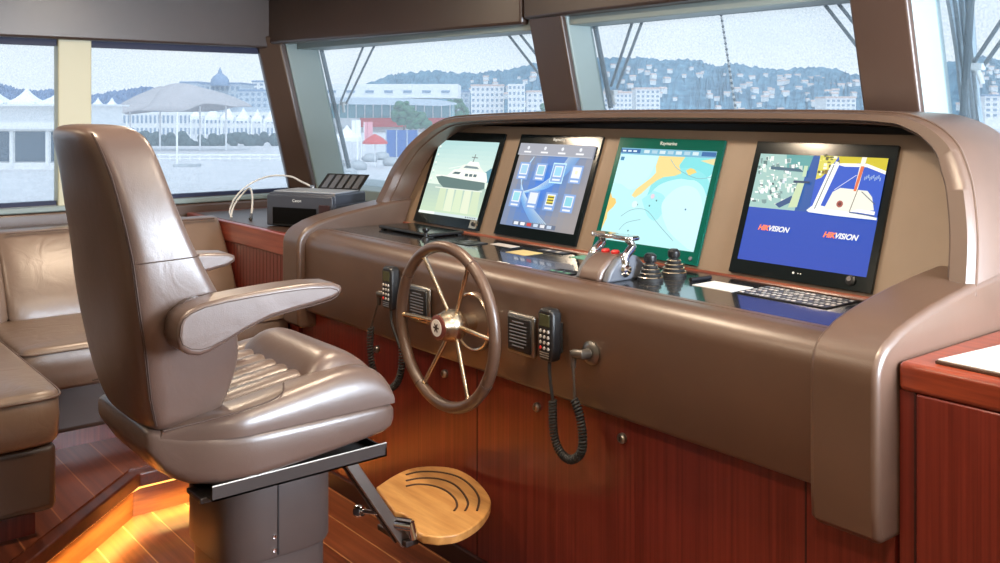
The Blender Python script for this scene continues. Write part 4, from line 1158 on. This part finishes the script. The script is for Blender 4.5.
tag(o, 'grey net sun screen gathered in folds outside the rightmost windscreen pane', 'sun screen')

# ================================================================== THE HARBOUR
GZ = -4.5
M['quay'] = mat('quay_paving', rgb(206, 204, 206), .8, vary=.08, vscale=.6)
M['wall_white'] = mat('white_render', rgb(226, 226, 226), .7)
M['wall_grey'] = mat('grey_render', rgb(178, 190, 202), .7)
M['wall_cream'] = mat('cream_render', rgb(222, 214, 196), .7)
M['tent'] = mat('tent_canvas', rgb(240, 240, 242), .7)
M['canopy'] = mat('grey_canvas', rgb(176, 170, 172), .8, vary=.05, vscale=.3)
M['win_dark'] = mat('dark_window', rgb(126, 146, 170), .3)
M['win_teal'] = mat('teal_window', rgb(122, 170, 180), .25)
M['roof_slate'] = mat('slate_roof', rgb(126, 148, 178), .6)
M['roof_tile'] = mat('tile_roof', rgb(206, 182, 172), .7)
M['red_band'] = mat('red_band', rgb(202, 52, 42), .6)
M['blue_panel'] = mat('blue_panel', rgb(52, 96, 170), .6)
M['leaf'] = mat('leaf_green', rgb(58, 104, 74), .8, vary=.3, vscale=2)
M['leaf_dark'] = mat('hedge_green', rgb(66, 84, 88), .9, vary=.35, vscale=1.5)
M['trunk'] = mat('bark', rgb(120, 104, 90), .9)
M['rock'] = mat('grey_rock', rgb(168, 172, 176), .9, vary=.2, vscale=1.0)
M['water'] = mat('harbour_water', rgb(120, 146, 156), .12, bump=.3, bscale=1.5)
M['car'] = mat('car_blue', rgb(74, 96, 130), .3, coat=.4)

struct(MB().box(-700, 60, -250, 700, GZ - 1, GZ).build('ground', M['quay'], smooth=None))

# wooded hills with villas: real ridges built at their own distance
def hills(name, ridge, d0, d1, mtl, base_v=112, rough=.8):
    mb = MB(); rows = []; K = len(ridge)
    P = spline([(u, v, 0) for u, v in ridge], 10)
    rr = random.Random(3)
    nz = 10; 
    for j in range(nz + 1):
        row = []
        for k, p in enumerate(P):
            D = lerp(d0, d1, j / nz); top = EYE + (HOR - p.y) * d1 / F_PX
            z = lerp(GZ - 2, top, (j / nz) ** .75) * (1 + 0) + (rr.uniform(-1, 1) * rough * d1 / 1000 * 2 if 0 < j else 0)
            q = far(p.x, 0, D); row.append((q.x, q.y, z))
        rows.append(row)
    # back slope
    row = []
    for k, p in enumerate(P):
        q = far(p.x, 0, d1 * 1.25); row.append((q.x, q.y, GZ - 2))
    rows.append(row)
    n = len(P); vs = [p for r in rows for p in r]; fs = []
    for j in range(len(rows) - 1):
        for i in range(n - 1): fs.append((j * n + i, j * n + i + 1, (j + 1) * n + i + 1, (j + 1) * n + i))
    mb._add(vs, fs)
    return struct(mb.build(name, mtl, smooth=None))
def wooded(name, dark, light, roof, scale):
    m, nt, b = base_mat(name); N = nt.nodes.new; L = nt.links.new
    tc = N('ShaderNodeTexCoord')
    mp = N('ShaderNodeMapping'); mp.inputs['Scale'].default_value = (1, 1, 6); L(tc.outputs['Object'], mp.inputs['Vector'])
    n = N('ShaderNodeTexNoise'); n.inputs['Scale'].default_value = scale; n.inputs['Detail'].default_value = 6; n.inputs['Roughness'].default_value = .7; L(mp.outputs['Vector'], n.inputs['Vector'])
    r = N('ShaderNodeValToRGB'); r.color_ramp.elements[0].position = .38; r.color_ramp.elements[1].position = .62
    r.color_ramp.elements[0].color = dark; r.color_ramp.elements[1].color = light; L(n.outputs['Fac'], r.inputs['Fac'])
    L(r.outputs['Color'], b.inputs['Base Color']); b.inputs['Roughness'].default_value = .9
    return m
M['hill'] = wooded('hazed_wooded_hill', rgb(50, 92, 120), rgb(110, 152, 172), None, .06)  # blue of the distance haze is mixed into the woodland colours
M['hill_far'] = wooded('hazed_far_hill', rgb(84, 110, 150), rgb(112, 138, 176), None, .01)  # distance haze painted into the base colour here too
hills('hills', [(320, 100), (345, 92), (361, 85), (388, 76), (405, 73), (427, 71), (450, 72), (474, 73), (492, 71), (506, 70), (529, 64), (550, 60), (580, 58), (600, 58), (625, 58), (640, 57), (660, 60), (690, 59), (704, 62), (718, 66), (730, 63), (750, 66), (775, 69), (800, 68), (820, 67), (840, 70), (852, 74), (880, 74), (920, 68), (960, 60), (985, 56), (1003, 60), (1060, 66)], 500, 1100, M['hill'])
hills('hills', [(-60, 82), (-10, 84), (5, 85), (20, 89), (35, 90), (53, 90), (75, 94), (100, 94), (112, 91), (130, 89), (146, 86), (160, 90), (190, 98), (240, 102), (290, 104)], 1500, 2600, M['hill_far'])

def facing(u0, u1, d):
    a, b = far(u0, HOR, d), far(u1, HOR, d); a.z = b.z = 0
    return a, b
def zv(v, d): return EYE + (HOR - v) * d / F_PX
def block(mb, u0, u1, v0, v1, d, depth, mi=0, z0=None):
    """a building's box facing the harbour: left/right edge, roof and base height as seen, at its own distance"""
    a, b = facing(u0, u1, d); n = Vector((FW[0], FW[1], 0)) * depth
    lo = zv(v1, d) if z0 is None else z0; hi = zv(v0, d)
    P = [a, b, b + n, a + n]
    mb.hexa([(p.x, p.y, lo) for p in P], [(p.x, p.y, hi) for p in P], mi)
    return a, b, n, lo, hi
def windows(parent, u0, u1, v0, v1, d, nx, nz, fw, fh, mtl, name='window', step=.25):
    for r in range(nz):
        for k in range(nx):
            ua = lerp(u0, u1, (k + .5 - fw / 2) / nx); ub = lerp(u0, u1, (k + .5 + fw / 2) / nx)
            va = lerp(v0, v1, (r + .5 - fh / 2) / nz); vb = lerp(v0, v1, (r + .5 + fh / 2) / nz)
            mb = MB(); block(mb, ua, ub, va, vb, d - step, step * 1.5); mb.build(name, mtl, parent, smooth=None)
def building(label, u0, u1, v0, d, depth, wall, nx, nz, vb=112, roof=None, win='win_dark', fw=.5, fh=.5, name='building'):
    c = far((u0 + u1) / 2, HOR, d); t = thing(name, label, 'building', (c.x, c.y, GZ))
    mb = MB(); block(mb, u0, u1, v0, 0, d, depth, z0=GZ); mb.build('wall', M[wall], t, smooth=None)
    if roof:
        mb = MB(); dv_ = 1.6
        block(mb, u0 - .5, u1 + .5, v0 - dv_, v0 + .2, d - .3, depth); mb.build('roof', M[roof], t, smooth=None)
    if nx: windows(t, u0, u1, v0 + .5, vb, d, nx, nz, fw, fh, M[win])
    return t

# --- seen through the port windows
def tent(u, d, vp, ve, w, label, z0=GZ):
    c = far(u, HOR, d); zp, ze = zv(vp, d), zv(ve, d)
    t = thing('tent', label, 'tent', (c.x, c.y, z0), group='white peaked tents along the quay')
    fx = Vector((RT[0], RT[1], 0)); fy = Vector((FW[0], FW[1], 0)); C = Vector((c.x, c.y, 0))
    R = []
    for s_, q in ((1.04, 0), (1.04, .04), (.62, .30), (.30, .60), (.10, .88), (.015, 1)):
        R.append([tuple(C + fx * (a * w / 2 * s_) + fy * (b * w / 2 * s_) + Vector((0, 0, lerp(ze, zp, q)))) for a, b in ((-1, -1), (0, -1), (1, -1), (1, 0), (1, 1), (0, 1), (-1, 1), (-1, 0))])
    MB().loft(R).build('canopy', M['tent'], t, smooth=None)
    mb = MB(); hz = (zp - ze) * .22
    P = [C + fx * (a * w / 2 * 1.04) + fy * (b * w / 2 * 1.04) for a, b in ((-1, -1), (1, -1), (1, 1), (-1, 1))]
    mb.hexa([(p.x, p.y, ze - hz) for p in P], [(p.x, p.y, ze) for p in P]); mb.build('valance', M['tent'], t, smooth=None)
    for a, b in ((-1, -1), (1, -1), (1, 1), (-1, 1)):
        p = C + fx * (a * w / 2) + fy * (b * w / 2); MB().tube([(p.x, p.y, z0), (p.x, p.y, ze)], .09, 6).build('pole', M['tent'], t)
ords = ['first', 'second', 'third', 'fourth', 'fifth', 'sixth', 'seventh']
for k, (u, vp) in enumerate(((198, 104), (213, 104.5), (228.5, 106), (243.5, 107.5), (257.5, 109), (270, 110.5), (281, 112))):
    tent(u, 205, vp, 116.5 + k * .7, 2.5 if k < 4 else 2.0, ords[k] + ' white peaked tent along the quay, counting rightward from the grey canopy')
# long white arcade behind the canopy
t = thing('arcade_building', 'long white arcade of narrow bays behind the quay tents', 'building', far(200, HOR, 230))
mb = MB(); block(mb, 96, 296, 112, 0, 232, 10, z0=GZ); mb.build('wall', M['wall_white'], t, smooth=None)
windows(t, 96, 296, 113, 138, 232, 46, 2, .38, .62, M['win_dark'], 'bay_window')
# big grey canopy: two shells on poles
c0 = far(178, HOR, 140); t = thing('canopy', 'huge grey canvas canopy with two humped shells on the quay', 'canopy', (c0.x, c0.y, GZ))
def shell(pts_top, pts_bot, d, depth, nm):
    K = 24; T = spline([(u, v, 0) for u, v in pts_top], 6); Bt = spline([(u, v, 0) for u, v in pts_bot], 6)
    def samp(P, q):
        x = q * (len(P) - 1); i = min(int(x), len(P) - 2); return P[i].lerp(P[i + 1], x - i)
    rows = []
    for j in range(9):
        s_ = j / 8.; row = []
        for i in range(K + 1):
            q = i / K; a, b = samp(Bt, q), samp(T, q)
            w_ = math.sin(s_ * PI / 2); dd = d - depth * (1 - s_)
            zz = lerp(zv(a.y, d), zv(b.y, d), w_); p = far(lerp(a.x, b.x, s_), HOR, d); p2 = p - Vector((FW[0], FW[1], 0)) * depth * (1 - s_) * .35
            row.append((p2.x, p2.y, zz))
        rows.append(row)
    for j in range(1, 9):   # far side mirrors the near side
        s_ = 1 - j / 8.; row = []
        for i in range(K + 1):
            x, y, z = rows[8 - j][i]; cxx, cyy, _ = rows[8][i]
            row.append((2 * cxx - x, 2 * cyy - y, z))
        rows.append(row)
    vs = [p for r in rows for p in r]; fs = []
    for j in range(len(rows) - 1):
        for i in range(K): fs.append((j * (K + 1) + i, j * (K + 1) + i + 1, (j + 1) * (K + 1) + i + 1, (j + 1) * (K + 1) + i))
    mb = MB(); mb._add(vs, fs); o = mb.build(nm, M['canopy'], t, smooth=60)
    sd_ = o.modifiers.new('Solid', 'SOLIDIFY'); sd_.thickness = .12
shell([(114, 112), (121, 104), (138, 95), (150, 90), (161, 86), (170, 88)], [(114, 113), (124, 114), (138, 112), (150, 110), (157, 109.5), (168, 110)], 140, 12, 'shell')
shell([(152, 108), (162, 88), (181, 83), (204, 88), (226, 95), (245, 106)], [(152, 110), (165, 110.5), (180, 111.5), (196, 110), (214, 103.5), (245, 106.5)], 139, 12, 'shell')
for u in (130, 160, 200, 226):
    p = far(u, HOR, 140); MB().tube([(p.x, p.y, GZ), (p.x, p.y, zv(106, 140))], .14, 8).build('pole', M['tent'], t)
# flagpole, rail, hedge
p = far(177, HOR, 100); t = thing('flagpole', 'slim white pole on a grey block, standing in front of the grey canopy', 'pole', (p.x, p.y, GZ))
MB().tube([(p.x, p.y, GZ), (p.x, p.y, zv(112, 100))], .11, 8).build('mast', M['tent'], t)
mb = MB(); block(mb, 173, 197, 164.5, 168, 99, 1.5); mb.build('base_block', M['rock'], t, smooth=None, bevel=.05)
t = thing('quay_railing', 'long white railing along the quay seen through the port windows', 'railing', far(150, HOR, 112))
A_, B_ = far(-60, HOR, 112), far(300, HOR, 112)
for v in (155.2, 158.5):
    z = zv(v, 112); MB().tube([(A_.x, A_.y, z), (B_.x, B_.y, z)], .11 if v < 157 else .05, 6).build('rail', M['tent'], t)
for k in range(37):
    q = A_.lerp(B_, k / 36.); MB().tube([(q.x, q.y, GZ), (q.x, q.y, zv(155.2, 112))], .06, 6).build('post', M['tent'], t)
mb = MB(); rr = random.Random(2)
A_, B_ = far(60, HOR, 158), far(300, HOR, 158)
for k in range(150):
    q = A_.lerp(B_, rr.random()); r_h = rr.uniform(.5, 1.0); q.z = GZ + rr.uniform(.2, 1.6)
    mb.ball(q, r_h, 8)
o = mb.build('hedge', M['leaf_dark'], smooth=80); tag(o, 'dark clipped hedge running below the quay tents', 'hedge', kind='stuff')
# pavilion at far left with tents on its roof
t = thing('pavilion', 'white flat roofed quay pavilion with dark glazing at the far left', 'building', far(20, HOR, 95))
mb = MB(); block(mb, -70, 86, 104, 131, 95, 9); block(mb, -70, 86, 163, 0, 95.2, 9, z0=GZ); block(mb, -70, 86, 131, 163, 99, 5); mb.build('wall', M['wall_white'], t, smooth=None)
mb = MB(); block(mb, -68, 84, 132, 163, 98.6, .4); mb.build('glazing', mat('pavilion_glazing', rgb(70, 92, 116), .25), t, smooth=None)
for u in (-60, -24, 11, 47, 82):
    mb = MB(); block(mb, u - 1.6, u + 1.6, 131, 166, 95, .5); mb.build('column', M['wall_white'], t, smooth=None)
mb = MB(); block(mb, -70, 86, 104.3, 106, 94, 11); block(mb, -70, 86, 126, 129, 94.5, 10); mb.build('cornice', M['wall_white'], t, smooth=None)
for u, vp, lb in ((-4, 90, 'white peaked tent on the pavilion roof, at the left picture edge'), (27, 88, 'white peaked tent on the pavilion roof, in the middle of the far left window'), (56, 94, 'white peaked tent on the pavilion roof, beside the cream window mullion')):
    tent(u, 97, vp, 102.5, 2.5, lb, z0=zv(103.2, 97))
for u, lb in ((98, 'white peaked tent just right of the cream window mullion'), (112, 'white peaked tent between the cream mullion and the grey canopy')):
    tent(u, 130, 97.5, 106.5, 1.5, lb)
t = building('low white kiosk with blue glazing behind the top of the helm chair', 90, 113, 106, 122, 3, 'wall_white', 5, 1, 126, win='win_dark', fw=.7, fh=.8, name='kiosk')
# town behind
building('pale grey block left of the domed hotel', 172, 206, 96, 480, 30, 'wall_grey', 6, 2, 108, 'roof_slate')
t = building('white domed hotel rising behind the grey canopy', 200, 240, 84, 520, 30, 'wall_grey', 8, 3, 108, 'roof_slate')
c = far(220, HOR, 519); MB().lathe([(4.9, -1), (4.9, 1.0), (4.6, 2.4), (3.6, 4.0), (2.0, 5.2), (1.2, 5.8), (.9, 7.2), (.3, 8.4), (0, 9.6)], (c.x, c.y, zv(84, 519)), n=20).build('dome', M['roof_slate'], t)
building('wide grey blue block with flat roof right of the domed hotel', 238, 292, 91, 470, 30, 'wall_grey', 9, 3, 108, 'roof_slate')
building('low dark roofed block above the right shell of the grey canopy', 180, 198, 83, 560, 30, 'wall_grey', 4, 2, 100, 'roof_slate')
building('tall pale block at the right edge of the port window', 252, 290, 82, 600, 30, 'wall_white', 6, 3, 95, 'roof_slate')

# --- seen through the windscreen
t = thing('convention_hall', 'long white hall with curved roof, teal glazing and a red band', 'building', far(400, HOR, 260))
mb = MB(); block(mb, 318, 458, 84, 98, 262, 20); mb.build('upper_wall', M['wall_white'], t, smooth=None)
windows(t, 322, 455, 86, 97, 262, 7, 1, .45, .22, M['win_dark'])
mb = MB(); 
Pt = spline([(318, 97.5, 0), (360, 97.5, 0), (410, 98.5, 0), (440, 100, 0), (457, 103, 0)], 6); Pb = spline([(318, 103, 0), (360, 104.5, 0), (410, 105, 0), (440, 106, 0), (457, 104.2, 0)], 6)
R = []
for a, b in zip(Pt, Pb):
    p = far(a.x, HOR, 250); q = far(a.x, HOR, 268)
    R.append([(p.x, p.y, zv(a.y, 250)), (q.x, q.y, zv(a.y, 250)), (q.x, q.y, zv(b.y, 250)), (p.x, p.y, zv(b.y, 250))])
mb.loft(R); mb.build('curved_roof', M['wall_grey'], t, smooth=None)
mb = MB(); block(mb, 318, 452, 104, 118, 258, 14); mb.build('glazing', M['win_teal'], t, smooth=None)
for k in range(16):
    u = lerp(322, 450, k / 15.); mb = MB(); block(mb, u - .5, u + .5, 104, 118, 257.6, .6); mb.build('mullion', M['wall_white'], t, smooth=None)
mb = MB(); block(mb, 360, 452, 118, 127, 256, 12); mb.build('red_band', M['red_band'], t, smooth=None)
mb = MB(); block(mb, 318, 452, 127, 0, 258, 12, z0=GZ); block(mb, 318, 362, 118, 127, 257, 12); mb.build('lower_wall', M['wall_white'], t, smooth=None)
building('white apartment block with arched gable end, second from the right post', 508, 525, 84, 420, 18, 'wall_white', 4, 5, 114, None, 'win_dark', .5, .5)
building('pale apartment block with tiled roof left of the arched white one', 471, 504, 86, 430, 18, 'wall_white', 7, 5, 114, 'roof_tile', 'win_dark', .5, .5)
building('low pale block with tiled roof beside the middle windscreen post', 527, 560, 92, 445, 18, 'wall_white', 6, 4, 114, 'roof_tile', 'win_dark', .45, .45)
building('grey white block with low roof behind the green tree', 452, 469, 92, 452, 15, 'wall_grey', 3, 4, 114, 'roof_slate')
building('white villa block low on the left of the middle windscreen pane', 604, 632, 93, 430, 15, 'wall_white', 7, 4, 112, 'roof_tile')
building('white block with tiled roof in the middle windscreen pane, right of the wiper bracket', 636, 660, 89, 448, 15, 'wall_white', 5, 5, 112, 'roof_tile')
building('low white block near the right post of the middle windscreen pane', 826, 856, 98, 430, 15, 'wall_white', 6, 3, 112, 'roof_tile')
building('white block in the rightmost windscreen pane', 985, 1040, 96, 300, 15, 'wall_white', 8, 4, 118, 'roof_slate')
# scattered villas on the hillside
hs = thing('villa', 'small white villa on the wooded hillside', 'house', (0, 0, 0), group='small white villas scattered on the wooded hillside')
MB().box(-5, 5, -3, 3, -3, 4).build('wall', M['wall_white'], hs, smooth=None, local=True)
MB().prism([(-3.6, 3.9), (3.6, 3.9), (0, 6.2)], 'x', -5.6, 5.6).build('roof', M['roof_tile'], hs, smooth=None, local=True)
rr = random.Random(11); first = True; spots_ = []
def ridge_at(u):
    R_ = [(320, 100), (361, 85), (427, 71), (506, 70), (529, 64), (600, 58), (690, 59), (718, 66), (775, 69), (852, 74), (985, 56), (1060, 66)]
    for a, b in zip(R_, R_[1:]):
        if a[0] <= u <= b[0]: return lerp(a[1], b[1], (u - a[0]) / (b[0] - a[0]))
    return 70
for k in range(190):
    u = rr.choice([rr.uniform(470, 560), rr.uniform(600, 860), rr.uniform(600, 860), rr.uniform(600, 860), rr.uniform(960, 1000)])
    top = EYE + (HOR - ridge_at(u)) * 1100 / F_PX
    s_ = rr.uniform(.02, .62) ** 1.1; D = lerp(500, 1100, s_); z = lerp(GZ - 2, top, s_ ** .75)
    p = far(u, HOR, D); loc = (p.x, p.y, z + 1.5)
    if any((Vector(loc) - q).length < 11 for q in spots_): continue
    spots_.append(Vector(loc))
    o = hs if first else dup(hs, loc)
    o.location = loc; o.rotation_euler = (0, 0, YAW + rr.uniform(-.6, .6)); s2 = rr.uniform(.22, .5); o.scale = (s2, s2, s2); first = False
# trees, tents, banner and rocks on the near quay
def tree(u, d, vt, w, label, trunk=True, nm='tree'):
    p = far(u, HOR, d); t = thing(nm, label, 'tree', (p.x, p.y, GZ)); top = zv(vt, d); H = top - GZ; rr = random.Random(int(u))
    MB().tube([(p.x, p.y, GZ), (p.x, p.y, GZ + H * .7)], [.22, .12], 8).build('trunk', M['trunk'], t)
    mb = MB()
    for k in range(46):
        a = rr.uniform(0, 2 * PI); r = w / 2 * math.sqrt(rr.random()); zz = GZ + H * rr.uniform(.42, .95)
        sh = math.sin((zz - GZ) / H * PI * .95) ** .6
        mb.ball((p.x + r * sh * math.cos(a), p.y + r * sh * math.sin(a), zz), rr.uniform(.10, .20) * w, 8, (1, 1, .8))
    mb.build('crown', M['leaf'], t, smooth=80)
tree(404, 180, 101, 5.0, 'green quayside tree in front of the red banded hall')
tree(456, 300, 98, 7.0, 'green tree between the curved hall and the apartments')
tree(418, 200, 112, 4.5, 'small green tree beside the bigger one by the red band')
tree(545, 330, 104, 6, 'green tree beside the middle windscreen post')
t = thing('hoarding', 'blue site hoarding standing on the quay below the red band', 'hoarding', far(400, HOR, 120))
mb = MB(); block(mb, 386, 418, 130, 156, 120, .2, z0=GZ); mb.build('panel', M['blue_panel'], t, smooth=None)
for u in (386, 396.5, 407, 418):
    mb = MB(); block(mb, u - .5, u + .5, 129, 0, 119.8, .2, z0=GZ); mb.build('post', M['wall_grey'], t, smooth=None)
tent(347, 110, 125, 138, 2.8, 'white peaked tent by the left windscreen wiper')
p = far(375, HOR, 98); t = thing('parasol', 'red and white parasol open on the quay beside the blue hoarding', 'parasol', (p.x, p.y, GZ))
MB().tube([(p.x, p.y, GZ), (p.x, p.y, zv(133, 98))], .05, 8).build('pole', M['tent'], t)
MB().lathe([(1.3, -.7), (1.25, -.45), (.8, -.1), (0, .35)], (p.x, p.y, zv(137, 98)), n=12).build('canopy', M['red_band'], t)
for u, v0, lb in ((364, 122, 'pink flag on a tall pole on the quay left of the parasol'), (352, 120, 'white flag on a tall pole beside the wiper blade')):
    p = far(u, HOR, 112); t = thing('flag', lb, 'flag', (p.x, p.y, GZ)); q = zv(v0, 112)
    MB().tube([(p.x, p.y, GZ), (p.x, p.y, q)], .05, 6).build('pole', M['tent'], t)
    b = MB(); R = []
    for k in range(6): 
        w_ = .12 * math.sin(k * 1.4); R.append([(p.x + RT[0] * .18 * k, p.y + RT[1] * .18 * k + w_, q - 2.6), (p.x + RT[0] * .18 * k + .03, p.y + RT[1] * .18 * k + w_ + .03, q - 2.6), (p.x + RT[0] * .18 * k + .03, p.y + RT[1] * .18 * k + w_ + .03, q), (p.x + RT[0] * .18 * k, p.y + RT[1] * .18 * k + w_, q)])
    b.loft(R); b.build('cloth', mat('flag_pink', rgb(224, 150, 160), .7) if u == 364 else M['tent'], t)
rr = random.Random(21)
names_ = [('first', 346, 174), ('second', 358, 168), ('third', 370, 160), ('fourth', 382, 158), ('fifth', 392, 164), ('sixth', 337, 166), ('seventh', 350, 180)]
for nm, u, v in names_:
    d = (EYE - GZ) * F_PX / (v - HOR) ; p = far(u, HOR, d * .97); mb = MB(); w = 1.0
    mb.ball((0, 0, 0), 1.0, 14, (1.1, .9, .55))
    for q in mb.v: q *= 1 + rr.uniform(-.12, .12)
    t = mb.build('rock', M['rock'], smooth=60); t.location = (p.x, p.y, GZ + .35)
    tag(t, 'grey boulder on the quay below the left wiper blade', 'rock', 'grey boulders on the quay')

# white foredeck coaming just outside the rightmost pane
struct(MB().prism([(-1.25, 3.3), (1.2, 3.1), (1.2, 4.6), (-1.25, 4.8)], 'z', .4, 1.20).build('trim_8', M['white'], smooth=None, bevel=.03))

# ================================================================== LIGHT AND CAMERA
w = bpy.data.worlds.new('sky'); SC.world = w; w.use_nodes = True
nt = w.node_tree; nt.nodes.clear(); N = nt.nodes.new; L = nt.links.new
out = N('ShaderNodeOutputWorld'); bg = N('ShaderNodeBackground'); L(bg.outputs[0], out.inputs['Surface'])
tc = N('ShaderNodeTexCoord'); sp = N('ShaderNodeSeparateXYZ'); L(tc.outputs['Generated'], sp.inputs[0])
rp = N('ShaderNodeValToRGB'); e = rp.color_ramp.elements
e[0].position = 0.0; e[0].color = rgb(236, 238, 240); e[1].position = .5; e[1].color = rgb(176, 204, 230)
L(sp.outputs['Z'], rp.inputs['Fac'])
n = N('ShaderNodeTexNoise'); n.inputs['Scale'].default_value = 4; n.inputs['Detail'].default_value = 5
mp = N('ShaderNodeMapping'); mp.inputs['Scale'].default_value = (1, 1, 3); L(tc.outputs['Generated'], mp.inputs['Vector']); L(mp.outputs[0], n.inputs['Vector'])
r2 = N('ShaderNodeValToRGB'); r2.color_ramp.elements[0].position = .42; r2.color_ramp.elements[1].position = .68; L(n.outputs['Fac'], r2.inputs['Fac'])
mx = N('ShaderNodeMix'); mx.data_type = 'RGBA'; L(r2.outputs['Color'], mx.inputs[0]); L(rp.outputs['Color'], mx.inputs[6]); mx.inputs[7].default_value = rgb(244, 244, 244)
# extra sky glow added to starboard to brighten the right-facing surfaces
dp_ = N('ShaderNodeVectorMath'); dp_.operation = 'DOT_PRODUCT'; L(tc.outputs['Generated'], dp_.inputs[0]); dp_.inputs[1].default_value = Vector((.93, .18, .32)).normalized()
mxm = N('ShaderNodeMath'); mxm.operation = 'MAXIMUM'; mxm.inputs[1].default_value = 0; L(dp_.outputs['Value'], mxm.inputs[0])
pw_ = N('ShaderNodeMath'); pw_.operation = 'POWER'; pw_.inputs[1].default_value = 5.0; L(mxm.outputs[0], pw_.inputs[0])
st_ = N('ShaderNodeMath'); st_.operation = 'MULTIPLY_ADD'; st_.inputs[1].default_value = 3.0; st_.inputs[2].default_value = 1.85; L(pw_.outputs[0], st_.inputs[0])
L(mx.outputs[2], bg.inputs['Color']); L(st_.outputs[0], bg.inputs['Strength'])
sl_ = bpy.data.lights.new('sun', 'SUN'); sl_.energy = 2.2; sl_.angle = math.radians(4); sl_.color = (1, .95, .88)
so_ = bpy.data.objects.new('sun', sl_); COL.objects.link(so_)
so_.rotation_euler = Vector((-.45, .30, -.85)).to_track_quat('-Z', 'Y').to_euler()

area('starboard_added_fill', (XR - .01, 2.1, 1.32), (0, PI / 2, 0), .76, .78, 230, (.76, .87, 1))  # added area lamp out of view, brightens the right-facing leather

cam = bpy.data.cameras.new('camera'); co = bpy.data.objects.new('camera', cam); COL.objects.link(co)
co.location = (0, 0, EYE); co.rotation_euler = (PI / 2, 0, YAW)
cam.sensor_fit = 'HORIZONTAL'; cam.sensor_width = 36; cam.lens = 36 * F_PX / 1000.0
cam.shift_y = -(281.5 - HOR) / 1000.0
cam.clip_start = .05; cam.clip_end = 6000
SC.camera = co
SC.view_settings.view_transform = 'Standard'; SC.view_settings.look = 'None'; SC.view_settings.gamma = 1.0
SC.view_settings.use_curve_mapping = False
SC.view_settings.exposure = 0.0
